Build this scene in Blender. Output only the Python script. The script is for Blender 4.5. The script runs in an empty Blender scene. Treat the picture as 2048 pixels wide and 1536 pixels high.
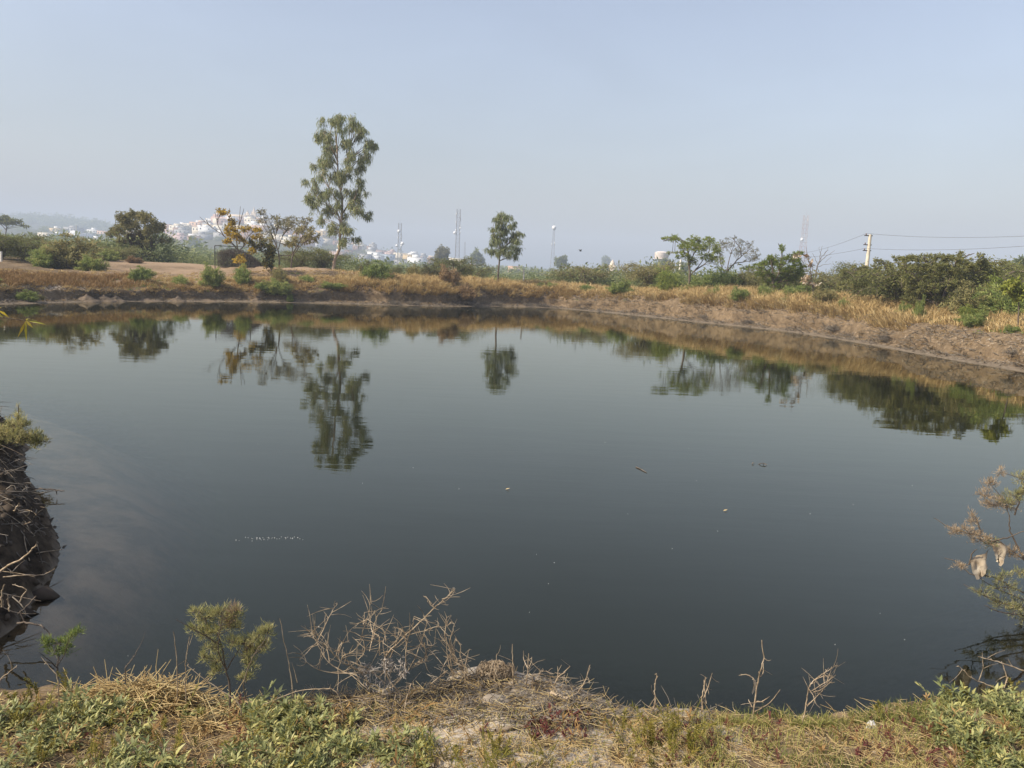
import bpy, math
from mathutils import Matrix
import numpy as np
from math import radians, sin, cos, tan, pi

S = bpy.context.scene
COL = S.collection
# ------------------------------------------------------------------ camera, sky, sun, exposure
CAMZ = 2.9
FPX = 1547.0
PITCH = radians(8.3)
ROLL = radians(2.5)          # the phone was held slightly askew
cam = bpy.data.cameras.new('camera'); cam_o = bpy.data.objects.new('camera', cam); COL.objects.link(cam_o)
cam_o.location = (0, 0, CAMZ); cam_o.rotation_euler = (Matrix.Rotation(radians(90) - PITCH, 3, 'X') @ Matrix.Rotation(ROLL, 3, 'Z')).to_euler()
cam.sensor_width = 36.0; cam.lens = 36.0 * FPX / 2048.0
cam.clip_start = 0.05; cam.clip_end = 8000
S.camera = cam_o

SUN_EL = radians(41); SUN_AZ = radians(-112)      # azimuth clockwise from +Y (the view direction)
w = bpy.data.worlds.new('World'); S.world = w; w.use_nodes = True
nt = w.node_tree; nt.nodes.clear()
sky = nt.nodes.new('ShaderNodeTexSky'); sky.sky_type = 'NISHITA'; sky.sun_disc = False
sky.sun_elevation = SUN_EL; sky.sun_rotation = SUN_AZ
sky.air_density = 1.7; sky.dust_density = 2.6; sky.ozone_density = 4.5; sky.altitude = 0
tone = nt.nodes.new('ShaderNodeHueSaturation'); tone.inputs['Saturation'].default_value = 0.70
bg = nt.nodes.new('ShaderNodeBackground'); bg.inputs['Strength'].default_value = 0.130
wo = nt.nodes.new('ShaderNodeOutputWorld')
wb = nt.nodes.new('ShaderNodeMix'); wb.data_type = 'RGBA'; wb.blend_type = 'MULTIPLY'; wb.inputs[0].default_value = 1.0; wb.inputs[7].default_value = (1.01, 0.96, 1.03, 1)   # the camera's white balance
nt.links.new(sky.outputs[0], tone.inputs['Color']); nt.links.new(tone.outputs[0], wb.inputs[6]); # faint uneven smog
tcw = nt.nodes.new('ShaderNodeTexCoord'); mpw = nt.nodes.new('ShaderNodeMapping'); mpw.inputs['Scale'].default_value = (1.6, 1.6, 5.0); mpw.inputs['Rotation'].default_value = (0.15, 0.1, 0.4)
nzw = nt.nodes.new('ShaderNodeTexNoise'); nzw.inputs['Scale'].default_value = 1.7; nzw.inputs['Detail'].default_value = 5; nzw.inputs['Distortion'].default_value = 0.6
mrw = nt.nodes.new('ShaderNodeMapRange'); mrw.inputs[1].default_value = 0.3; mrw.inputs[2].default_value = 0.7; mrw.inputs[3].default_value = 0.955; mrw.inputs[4].default_value = 1.045
smog = nt.nodes.new('ShaderNodeMix'); smog.data_type = 'RGBA'; smog.blend_type = 'MULTIPLY'; smog.inputs[0].default_value = 1.0
nt.links.new(tcw.outputs['Generated'], mpw.inputs[0]); nt.links.new(mpw.outputs[0], nzw.inputs['Vector']); nt.links.new(nzw.outputs[0], mrw.inputs[0])
nt.links.new(wb.outputs[2], smog.inputs[6]); nt.links.new(mrw.outputs[0], smog.inputs[7]); nt.links.new(smog.outputs[2], bg.inputs[0]); nt.links.new(bg.outputs[0], wo.inputs[0])

sl = bpy.data.lights.new('sun', 'SUN'); sl.energy = 5.0; sl.angle = radians(0.7); sl.color = (1.0, 0.91, 0.75)
so = bpy.data.objects.new('sun', sl); COL.objects.link(so); so.location = (-60, -30, 80)
so.rotation_euler = (radians(90) - SUN_EL, 0, pi - SUN_AZ)
S.view_settings.view_transform = 'Standard'; S.view_settings.look = 'None'
S.view_settings.exposure = 0.42; S.view_settings.gamma = 1.0
S.render.engine = 'CYCLES'
cy = S.cycles
cy.use_denoising = True
cy.max_bounces = 6; cy.diffuse_bounces = 2; cy.glossy_bounces = 3; cy.transmission_bounces = 2
cy.transparent_max_bounces = 10; cy.volume_bounces = 0
cy.caustics_reflective = False; cy.caustics_refractive = False

# ------------------------------------------------------------------ helpers
def ray(px, py, roll=ROLL):
    px = np.asarray(px, float); py = np.asarray(py, float)
    a0 = (px - 1024.0) / FPX; b0 = (768.0 - py) / FPX
    a = a0 * cos(roll) - b0 * sin(roll); b = a0 * sin(roll) + b0 * cos(roll)
    return np.stack([a, cos(PITCH) + b * sin(PITCH), -sin(PITCH) + b * cos(PITCH)], -1)

def at(px, py, Y):
    """the point of pixel (px,py) at distance Y in front of the camera"""
    d = ray(px, py)
    k = np.asarray(Y, float) / d[..., 1]
    return d * k[..., None] + np.array([0, 0, CAMZ])

def at_z(px, py, z, roll=ROLL):
    d = ray(px, py, roll)
    k = (np.asarray(z, float) - CAMZ) / d[..., 2]
    return d * k[..., None] + np.array([0, 0, CAMZ])

def proj(x, y, z, roll=ROLL):
    """photo pixel of a world point"""
    z = np.asarray(z, float) - CAMZ; f = y * cos(PITCH) - z * sin(PITCH); u = y * sin(PITCH) + z * cos(PITCH)
    a, b = x / f, u / f
    a0 = a * cos(roll) + b * sin(roll); b0 = -a * sin(roll) + b * cos(roll)
    return 1024 + FPX * a0, 768 - FPX * b0

def _h(ix, iy, seed):
    n = (ix.astype(np.int64) * 374761393 + iy.astype(np.int64) * 668265263 + seed * 974711) & 0xFFFFFFFF
    n = ((n ^ (n >> 13)) * 1274126177) & 0xFFFFFFFF
    n = n ^ (n >> 16)
    return (n & 0xFFFF) / 65535.0

def vnoise(x, y, seed=0):
    x = np.asarray(x, float); y = np.asarray(y, float)
    x0 = np.floor(x); y0 = np.floor(y); fx = x - x0; fy = y - y0
    fx = fx * fx * (3 - 2 * fx); fy = fy * fy * (3 - 2 * fy)
    a = _h(x0, y0, seed); b = _h(x0 + 1, y0, seed); c = _h(x0, y0 + 1, seed); d = _h(x0 + 1, y0 + 1, seed)
    return (a * (1 - fx) + b * fx) * (1 - fy) + (c * (1 - fx) + d * fx) * fy

def fbm(x, y, oct=4, seed=0, gain=0.5):
    s = 0.0; amp = 1.0; tot = 0.0
    for i in range(oct):
        s = s + amp * (vnoise(x * 2 ** i + 13.7 * i, y * 2 ** i - 7.1 * i, seed + i) - 0.5)
        tot += amp; amp *= gain
    return s / tot * 2      # about -1..1

def sstep(a, b, x):
    t = np.clip((np.asarray(x, float) - a) / (b - a), 0, 1)
    return t * t * (3 - 2 * t)

def nrm(v):
    return v / np.maximum(np.linalg.norm(v, axis=-1, keepdims=True), 1e-9)

class MB:
    """collects triangles and quads, builds ONE mesh"""
    def __init__(s): s.v = []; s.f3 = []; s.f4 = []; s.t3 = []; s.t4 = []; s.n = 0
    def add(s, V, tris=None, quads=None, tint=None):
        V = np.asarray(V, float).reshape(-1, 3)
        if tris is not None and len(tris):
            f = np.asarray(tris, np.int64).reshape(-1, 3); s.f3.append(f + s.n)
            s.t3.append(np.broadcast_to(0.5 if tint is None else tint, len(f)) if np.ndim(tint) < 1 else np.asarray(tint)[:len(f)])
        if quads is not None and len(quads):
            f = np.asarray(quads, np.int64).reshape(-1, 4); s.f4.append(f + s.n)
            s.t4.append(np.broadcast_to(0.5 if tint is None else tint, len(f)) if np.ndim(tint) < 1 else np.asarray(tint)[:len(f)])
        s.v.append(V); s.n += len(V)
        return s
    def merge(s, o, R=None, T=None, sc=1.0):
        V = np.concatenate(o.v) * sc
        if R is not None: V = V @ np.asarray(R).T
        if T is not None: V = V + np.asarray(T)
        for f, t in zip(o.f3, o.t3): s.f3.append(f + s.n); s.t3.append(t)
        for f, t in zip(o.f4, o.t4): s.f4.append(f + s.n); s.t4.append(t)
        s.v.append(V); s.n += len(V)
    def mesh(s, name, mat, smooth=False, attrs=None):
        V = np.concatenate(s.v); me = bpy.data.meshes.new(name)
        f3 = np.concatenate(s.f3) if s.f3 else np.zeros((0, 3), np.int64)
        f4 = np.concatenate(s.f4) if s.f4 else np.zeros((0, 4), np.int64)
        loops = np.concatenate([f3.ravel(), f4.ravel()]).astype(np.int32)
        n3, n4 = len(f3), len(f4)
        st = np.concatenate([np.arange(n3) * 3, n3 * 3 + np.arange(n4) * 4]).astype(np.int32)
        me.vertices.add(len(V)); me.vertices.foreach_set('co', V.astype(np.float32).ravel())
        me.loops.add(len(loops)); me.loops.foreach_set('vertex_index', loops)
        me.polygons.add(n3 + n4); me.polygons.foreach_set('loop_start', st)
        if smooth: me.polygons.foreach_set('use_smooth', np.ones(n3 + n4, bool))
        t = np.concatenate(s.t3 + s.t4) if (s.t3 or s.t4) else np.zeros(0)
        a = me.attributes.new('tint', 'FLOAT', 'FACE'); a.data.foreach_set('value', np.asarray(t, np.float32))
        for k, vals in (attrs or {}).items():
            a = me.attributes.new(k, 'FLOAT', 'POINT'); a.data.foreach_set('value', np.asarray(vals, np.float32).ravel())
        me.update(calc_edges=True); me.validate(verbose=False)
        me.materials.append(mat)
        return me
    def build(s, name, mat, parent=None, smooth=False, attrs=None, **props):
        return put(name, s.mesh(name, mat, smooth, attrs), parent, **props)

def put(name, me, parent=None, loc=None, **props):
    o = bpy.data.objects.new(name, me); COL.objects.link(o)
    if parent is not None: o.parent = parent
    if loc is not None: o.location = loc
    for k, v in props.items(): o[k] = v
    return o

def thing(name, label, cat, loc=(0, 0, 0), rz=0.0, group=None, sc=1.0):
    o = bpy.data.objects.new(name, None); COL.objects.link(o)
    o.empty_display_size = 0.2
    o.location = loc; o.rotation_euler = (0, 0, rz); o.scale = (sc, sc, sc) if np.isscalar(sc) else sc
    o['label'] = label; o['category'] = cat
    if group: o['group'] = group
    return o

def box(mb, c, s, tint=0.5, rz=0.0):
    x, y, z = np.array(s) / 2.0
    V = np.array([[-x,-y,-z],[x,-y,-z],[x,y,-z],[-x,y,-z],[-x,-y,z],[x,-y,z],[x,y,z],[-x,y,z]])
    if rz: V = V @ np.array([[cos(rz), sin(rz), 0], [-sin(rz), cos(rz), 0], [0, 0, 1]])
    mb.add(V + np.array(c), quads=[[0,3,2,1],[4,5,6,7],[0,1,5,4],[1,2,6,5],[2,3,7,6],[3,0,4,7]], tint=tint)

def lathe(mb, prof, c=(0, 0, 0), seg=16, tint=0.5, sx=1, sy=1):
    prof = np.asarray(prof, float); a = np.arange(seg) / seg * 2 * pi
    V = np.stack([prof[:, None, 0] * np.cos(a) * sx, prof[:, None, 0] * np.sin(a) * sy, prof[:, None, 1] + 0 * a], -1)
    K = len(prof); i = np.arange(K - 1)[:, None] * seg; j = np.arange(seg)[None]; jn = (j + 1) % seg
    q = np.stack([i + j, i + jn, i + seg + jn, i + seg + j], -1)
    mb.add(V.reshape(-1, 3) + np.array(c), quads=q.reshape(-1, 4), tint=tint)

def tubes(mb, P, R, sides=4, tint=None, rng=None):
    """P (N,K,3) polylines, R (N,K) radii"""
    P = np.asarray(P, float); R = np.asarray(R, float)
    if P.ndim == 2: P = P[None]; R = R[None]
    N, K, _ = P.shape
    T = np.empty_like(P); T[:, 1:-1] = P[:, 2:] - P[:, :-2]; T[:, 0] = P[:, 1] - P[:, 0]; T[:, -1] = P[:, -1] - P[:, -2]
    T = nrm(T)
    ref = np.where((np.abs(T[:, :, 2:3]).max(1, keepdims=True) > 0.9), np.array([1.0, 0.13, 0.07]), np.array([0.05, 0.09, 1.0]))
    U = nrm(np.cross(T, np.broadcast_to(ref, T.shape))); W = np.cross(T, U)
    a = np.arange(sides) / sides * 2 * pi
    V = P[:, :, None] + R[:, :, None, None] * (np.cos(a)[:, None] * U[:, :, None] + np.sin(a)[:, None] * W[:, :, None])
    n = np.arange(N)[:, None, None] * K * sides; i = np.arange(K - 1)[None, :, None] * sides; j = np.arange(sides)[None, None]; jn = (j + 1) % sides
    q = np.stack([n + i + j, n + i + jn, n + i + sides + jn, n + i + sides + j], -1).reshape(-1, 4)
    tn = None if tint is None else np.repeat(np.broadcast_to(tint, N), (K - 1) * sides)
    mb.add(V.reshape(-1, 3), quads=q, tint=tn if tn is not None else 0.5)

def tube_path(mb, pts, r0, r1, sides=6, sub=4, tint=0.5, wob=0.0, rng=None):
    """smooth tube through a few points"""
    pts = np.asarray(pts, float); K = len(pts)
    if K > 2:
        u = np.linspace(0, K - 1, (K - 1) * sub + 1); i = np.clip(u.astype(int), 0, K - 2); f = (u - i)[:, None]
        pm = np.vstack([2 * pts[0] - pts[1], pts, 2 * pts[-1] - pts[-2]])
        p0, p1, p2, p3 = pm[i], pm[i + 1], pm[i + 2], pm[i + 3]
        Q = 0.5 * (2 * p1 + (p2 - p0) * f + (2 * p0 - 5 * p1 + 4 * p2 - p3) * f ** 2 + (3 * p1 - 3 * p2 + p3 - p0) * f ** 3)
    else:
        Q = pts[0] + (pts[1] - pts[0]) * np.linspace(0, 1, sub + 1)[:, None]
    if wob and rng is not None: Q[1:-1] += rng.normal(0, wob, Q[1:-1].shape)
    r = np.linspace(r0, r1, len(Q))
    tubes(mb, Q, r, sides, tint)
    return Q

def leaves(mb, P, D, L, W, rng, tint, hint=None, mid=0.45, fold=0.0):
    """one diamond leaf per point"""
    n = len(P); D = nrm(D)
    side = np.cross(D, rng.normal(size=(n, 3)) if hint is None else hint); side = nrm(side)
    L = np.broadcast_to(L, n)[:, None]; W = np.broadcast_to(W, n)[:, None]
    M = P + D * L * mid
    V = np.stack([P, M + side * W / 2, P + D * L, M - side * W / 2], 1)
    q = np.arange(n)[:, None] * 4 + np.arange(4)
    mb.add(V.reshape(-1, 3), quads=q, tint=np.broadcast_to(tint, n))

def lance(mb, P, D, U, L, W, tint, droop=0.25):
    """pointed leaf with a fold along the midrib and a drooping tip; U = upper side"""
    n = len(P); D = nrm(D); side = nrm(np.cross(D, U)); up = np.cross(side, D)
    L = np.broadcast_to(L, n)[:, None]; W = np.broadcast_to(W, n)[:, None]
    B = P; M = P + D * L * 0.5 + up * L * 0.04; T = P + D * L - up * L * droop
    l1 = P + D * L * 0.45 + side * W / 2 + up * W * 0.22; r1 = P + D * L * 0.45 - side * W / 2 + up * W * 0.22
    V = np.stack([B, l1, M, r1, T], 1)
    b = np.arange(n)[:, None] * 5
    tr = np.concatenate([b + np.array([0, 2, 1]), b + np.array([0, 3, 2]), b + np.array([1, 2, 4]), b + np.array([2, 3, 4])], 1).reshape(-1, 3)
    mb.add(V.reshape(-1, 3), tris=tr, tint=np.repeat(np.broadcast_to(tint, n), 4))

def blades(mb, P, H, lean, W, tint, rng, bend=0.5):
    """grass blades: P bases, H lengths, lean (N,3) horizontal lean vectors (0..1+)"""
    n = len(P); a = rng.uniform(0, 2 * pi, n); side = np.stack([np.cos(a), np.sin(a), 0 * a], -1)
    H = np.broadcast_to(H, n)[:, None]; W = np.broadcast_to(W, n)[:, None]
    up = np.array([0, 0, 1.0])
    d1 = nrm(up + lean * (1 - bend)); d2 = nrm(up * 0.75 + lean * (1 + bend))
    M = P + d1 * H * 0.5; T = M + d2 * H * 0.5
    V = np.stack([P - side * W / 2, P + side * W / 2, M + side * W * 0.4, M - side * W * 0.4, T], 1)
    b = np.arange(n)[:, None] * 5
    mb.add(V.reshape(-1, 3), quads=b + np.array([0, 1, 2, 3]), tris=b + np.array([3, 2, 4]), tint=np.broadcast_to(tint, n))

# ------------------------------------------------------------------ materials
def new_mat(name):
    m = bpy.data.materials.new(name); m.use_nodes = True; t = m.node_tree; t.nodes.clear()
    return m, t, t.nodes.new, t.links.new

def ramp(t, stops):
    r = t.nodes.new('ShaderNodeValToRGB'); e = r.color_ramp.elements
    while len(e) < len(stops): e.new(0.5)
    for k, (p, c) in enumerate(stops): e[k].position = p; e[k].color = (*c, 1)
    return r

def leaf_mat(name, cols, trans=0.3, rough=0.6, spec=0.15, var=0.25):
    m, t, N, Lk = new_mat(name)
    at_ = N('ShaderNodeAttribute'); at_.attribute_name = 'tint'
    oi = N('ShaderNodeObjectInfo')
    mr = N('ShaderNodeMapRange'); mr.inputs[3].default_value = -var / 2; mr.inputs[4].default_value = var / 2
    Lk(oi.outputs['Random'], mr.inputs[0])
    ad = N('ShaderNodeMath'); ad.operation = 'ADD'; Lk(at_.outputs['Fac'], ad.inputs[0]); Lk(mr.outputs[0], ad.inputs[1])
    n = len(cols); rp = ramp(t, [(i / max(n - 1, 1), c) for i, c in enumerate(cols)]); Lk(ad.outputs[0], rp.inputs[0])
    b = N('ShaderNodeBsdfPrincipled'); b.inputs['Roughness'].default_value = rough; b.inputs['Specular IOR Level'].default_value = spec
    Lk(rp.outputs[0], b.inputs['Base Color'])
    o = N('ShaderNodeOutputMaterial')
    if trans:
        tr = N('ShaderNodeBsdfTranslucent'); Lk(rp.outputs[0], tr.inputs[0])
        mx = N('ShaderNodeMixShader'); mx.inputs[0].default_value = trans
        Lk(b.outputs[0], mx.inputs[1]); Lk(tr.outputs[0], mx.inputs[2]); Lk(mx.outputs[0], o.inputs[0])
    else: Lk(b.outputs[0], o.inputs[0])
    return m

def rough_mat(name, cols, scale=8.0, rough=0.85, bump=0.3, bdist=0.02, detail=6, metal=0.0, stretch=(1, 1, 1), tintmix=0.0):
    """noise between colours + bump, in object space"""
    m, t, N, Lk = new_mat(name)
    tc = N('ShaderNodeTexCoord'); mp = N('ShaderNodeMapping'); mp.inputs['Scale'].default_value = stretch
    Lk(tc.outputs['Object'], mp.inputs[0])
    nz = N('ShaderNodeTexNoise'); nz.inputs['Scale'].default_value = scale; nz.inputs['Detail'].default_value = detail
    Lk(mp.outputs[0], nz.inputs['Vector'])
    mr = N('ShaderNodeMapRange'); mr.inputs[1].default_value = 0.3; mr.inputs[2].default_value = 0.7
    Lk(nz.outputs[0], mr.inputs[0])
    src = mr.outputs[0]
    if tintmix:
        at_ = N('ShaderNodeAttribute'); at_.attribute_name = 'tint'
        mx = N('ShaderNodeMix'); mx.inputs[0].default_value = tintmix; Lk(src, mx.inputs[2]); Lk(at_.outputs['Fac'], mx.inputs[3]); src = mx.outputs[0]
    n = len(cols); rp = ramp(t, [(i / max(n - 1, 1), c) for i, c in enumerate(cols)]); Lk(src, rp.inputs[0])
    b = N('ShaderNodeBsdfPrincipled'); b.inputs['Roughness'].default_value = rough; b.inputs['Metallic'].default_value = metal
    b.inputs['Specular IOR Level'].default_value = 0.25
    Lk(rp.outputs[0], b.inputs['Base Color'])
    if bump:
        bp = N('ShaderNodeBump'); bp.inputs['Strength'].default_value = bump; bp.inputs['Distance'].default_value = bdist
        Lk(nz.outputs[0], bp.inputs['Height']); Lk(bp.outputs[0], b.inputs['Normal'])
    o = N('ShaderNodeOutputMaterial'); Lk(b.outputs[0], o.inputs[0])
    return m
# ------------------------------------------------------------------ terrain shape
# the pond's outline; each control point carries the height of the land at these distances from the water
TK = np.array([0, .35, .9, 1.25, 2, 4, 7, 12, 20, 35, 60])
PR = {
 'left':  [0, .05, .14, .66, .84, 1.25, 1.6, 1.85, 2.3, 2.4, 2.4],
 'euc':   [0, .05, .16, .82, 1.22, 1.75, 2.2, 2.4, 2.0, 1.4, 1.2],
 'mid':   [0, .05, .20, .88, 1.50, 1.95, 1.9, 1.4, .7, .4, .4],
 'path':  [0, .05, .15, .72, 1.30, 1.75, 1.82, 1.5, .8, .5, .5],
 'right': [0, .06, .20, .88, 1.50, 1.92, 2.0, 1.7, 1.1, .8, .8],
 'low':   [0, .07, .16, .60, 1.20, 1.65, 1.8, 1.8, 1.6, 1.2, 1.0],
 'off':   [0, .2, .5, .8, 1.1, 1.4, 1.5, 1.5, 1.5, 1.5, 1.5],
 'prom':  [0, .46, .62, .70, .80, .95, 1.0, 1.1, 1.2, 1.3, 1.4],
 'near':  [0, .80, .87, .90, 1.02, 1.26, 1.3, 1.3, 1.3, 1.3, 1.3],
}
FAR_PX = [(-330, 618, 'left'), (-150, 612, 'left'), (0, 609, 'left'), (200, 604, 'left'), (330, 603, 'left'), (480, 604, 'left'),
          (600, 606, 'euc'), (700, 608, 'euc'), (800, 611, 'mid'), (900, 613, 'mid'), (1000, 613, 'mid'), (1100, 616, 'path'),
          (1200, 624, 'path'), (1300, 634, 'right'), (1400, 645, 'right'), (1500, 655, 'right'), (1600, 667, 'right'),
          (1700, 683, 'low'), (1800, 701, 'low'), (1900, 719, 'low'), (2048, 744, 'low'), (2250, 778, 'low')]
NEAR_PX = [(2230, 1375), (2048, 1372), (1900, 1392), (1800, 1400), (1700, 1413), (1600, 1422), (1500, 1418), (1420, 1406), (1300, 1398),
           (1180, 1374), (1080, 1350), (960, 1336), (860, 1346), (760, 1392), (640, 1404), (500, 1408), (300, 1398), (150, 1384), (0, 1380), (-150, 1385)]
ctrl = []
for (a, b, k) in FAR_PX:
    p = at_z(a, b, 0.0); ctrl.append((p[0], p[1], k))
NF = len(ctrl)
for (x, y) in [(20.5, 20.0), (17.5, 13.0), (10.5, 9.6), (6.2, 7.3), (5.1, 5.9)]: ctrl.append((x, y, 'off'))
for (a, b) in NEAR_PX:
    p = at_z(a, b, 0.82); ctrl.append((p[0], p[1] + (0.32 if a > 1250 else 0.42), 'near'))
def reroll(x, y, z=0.0):
    q = proj(x, y, z, 0.0); return at_z(q[0], q[1], z)
for (x, y) in [(-4.3, 4.6), (-4.7, 5.0), (-4.1, 5.7), (-4.3, 6.6), (-4.75, 7.7), (-5.65, 9.0), (-6.9, 10.6), (-8.1, 12.4), (-9.8, 14.6)]:
    q = reroll(x, y); ctrl.append((q[0], q[1], 'prom'))
for (x, y) in [(-12.5, 15.5), (-20, 18.5), (-29, 24)]: ctrl.append((x, y, 'prom'))
cx = np.array([c[0] for c in ctrl]); cy_ = np.array([c[1] for c in ctrl]); cp = np.array([PR[c[2]] for c in ctrl])
isfar = np.array([1.0 if i < NF else 0.0 for i in range(len(ctrl))])
# dense outline
def densify(step):
    X, Y, Pf, Fr = [], [], [], []
    n = len(cx)
    for i in range(n):
        j = (i + 1) % n; L = math.hypot(cx[j] - cx[i], cy_[j] - cy_[i]); m = max(1, int(L / step))
        for k in range(m):
            f = k / m; im = (i - 1) % n; jn = (j + 1) % n
            def cr(a):
                p0, p1, p2, p3 = a[im], a[i], a[j], a[jn]
                if L > 12: return p1 + (p2 - p1) * f
                return 0.5 * (2 * p1 + (p2 - p0) * f + (2 * p0 - 5 * p1 + 4 * p2 - p3) * f * f + (3 * p1 - 3 * p2 + p3 - p0) * f ** 3)
            X.append(cr(cx)); Y.append(cr(cy_)); Pf.append(cp[i] + (cp[j] - cp[i]) * f); Fr.append(isfar[i] * (1 - f) + isfar[j] * f)
    return np.array(X), np.array(Y), np.array(Pf), np.array(Fr)
OX, OY, OP, OF = densify(0.22)

def pond(x, y):
    """signed distance from the water's edge (positive on land), index of nearest outline point"""
    x = np.asarray(x, float).ravel(); y = np.asarray(y, float).ravel()
    D = np.empty(len(x)); I = np.empty(len(x), int); ins = np.zeros(len(x), bool)
    px, py = OX, OY; qx, qy = np.roll(OX, -1), np.roll(OY, -1)
    for a in range(0, len(x), 4000):
        xs = x[a:a + 4000, None]; ys = y[a:a + 4000, None]
        d = (xs - px) ** 2 + (ys - py) ** 2; I[a:a + 4000] = d.argmin(1); D[a:a + 4000] = np.sqrt(d.min(1))
        c = ((py > ys) != (qy > ys)) & (xs < (qx - px) * (ys - py) / np.where(qy == py, 1e-9, qy - py) + px)
        ins[a:a + 4000] = (c.sum(1) % 2) == 1
    return np.where(ins, -D, D), I

# near-and-far factor of the far bank by photo column
_kx = np.array([q[0] for q in FAR_PX], float); _ky = np.array([q[1] for q in FAR_PX], float)
_kv = at_z(_kx, _ky, 0.0)[:, 1] / at_z(_kx, _ky, 0.0, 0.0)[:, 1]
def KF(px, Y=50.0): return float(np.interp(px, _kx, _kv)) if Y < 150 else 1.0

# hillside town: height of the crest at distance 950, by world x
_hp = np.array([(-100, 470), (0, 462), (60, 462), (200, 474), (300, 462), (340, 458), (400, 452), (440, 442), (520, 442), (570, 452), (640, 474), (700, 490), (760, 502), (850, 513), (950, 526), (1050, 545), (1300, 556), (2100, 592)])
_q = at(_hp[:, 0], _hp[:, 1], 950.0); HX = _q[:, 0]; HZ = _q[:, 2]
_rp = np.array([(-400, 430), (0, 440), (60, 440), (120, 447), (200, 455), (260, 470), (330, 495), (420, 517), (2100, 592)])
_q = at(_rp[:, 0], _rp[:, 1] + 8, 1500.0); RX = _q[:, 0]; RZ = np.maximum(_q[:, 2], 0)
def base_land(x, y):
    ang = x / np.maximum(y, 30.0)
    hill = np.maximum(np.interp(ang * 950, HX, HZ) - 7.0, 0) * sstep(600, 950, y) * (1 - 0.55 * sstep(1000, 1400, y))
    ridge = np.interp(ang * 1500, RX, RZ) * sstep(1000, 1500, y) * (1 - 0.5 * sstep(1600, 2200, y))
    left = sstep(-0.42, -0.56, ang) * sstep(120, 620, y) * 4.0 + sstep(-0.12, -0.34, ang) * sstep(70, 260, y) * 2.6
    far_r = sstep(300, 1200, y) * 3.0
    return 0.45 + np.maximum(hill, ridge) + left + far_r + 0.5 * fbm(x / 40, y / 40, 3, 5)

def land(x, y, detail=True):
    sh = np.shape(x); x = np.asarray(x, float).ravel(); y = np.asarray(y, float).ravel()
    t = np.full(len(x), 999.0); I = np.zeros(len(x), int)
    m = (np.abs(x) < 160) & (y > -90) & (y < 190)
    if m.any(): t[m], I[m] = pond(x[m], y[m])
    z = base_land(x, y)
    pf = OP[I]; fr = OF[I]
    tt = np.clip(t, 0, 60); k = np.clip(np.searchsorted(TK, tt, side='right') - 1, 0, len(TK) - 2)
    f = (tt - TK[k]) / (TK[k + 1] - TK[k]); r = np.arange(len(x))
    zp = pf[r, k] + (pf[r, k + 1] - pf[r, k]) * f
    wv = sstep(28, 75, t)
    z = np.where(m, zp * (1 - wv) + z * wv, z)
    near = (fr < 0.5)
    dep = np.abs(np.minimum(t, 0))
    bed = -np.where(near, (.22 + .40 * sstep(-4.2, -2.6, x)) * np.minimum(dep, 1.0) + 0.62 * np.clip(dep - 1.0, 0, 4), 0.30 * np.minimum(dep, 6))
    z = np.where(t < 0, np.maximum(bed, -2.0), z)
    if detail:
        a = np.where(t < 0, 0.02, 0.02 + 0.10 * sstep(0.3, 6, t))
        z = z + a * fbm(x / 1.7, y / 1.7, 4, 21) + 0.012 * fbm(x / 0.17, y / 0.17, 3, 33) * sstep(-0.2, 0.3, t)
        z = z + np.where((t > 0) & near, 0.05 * fbm(x / 0.55, y / 0.55, 3, 44) * sstep(0.1, 0.5, t), 0)
    return z.reshape(sh)

def gz(x, y): return float(land(np.array([x]), np.array([y]))[0])

def on_ground(px, py, it=7):
    px = np.asarray(px, float); py = np.asarray(py, float); z = np.full(px.shape, 1.0)
    for _ in range(it):
        p = at_z(px, py, np.minimum(z, 2.6)); z = 0.5 * z + 0.5 * land(p[..., 0], p[..., 1])
    p = at_z(px, py, np.minimum(z, 2.6)); p[..., 2] = land(p[..., 0], p[..., 1])
    return p

def grid(mb, X, Y, Z):
    ny, nx = X.shape
    i = np.arange(ny - 1)[:, None] * nx; j = np.arange(nx - 1)[None]
    q = np.stack([i + j, i + j + 1, i + nx + j + 1, i + nx + j], -1).reshape(-1, 4)
    mb.add(np.stack([X, Y, Z], -1).reshape(-1, 3), quads=q)

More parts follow.
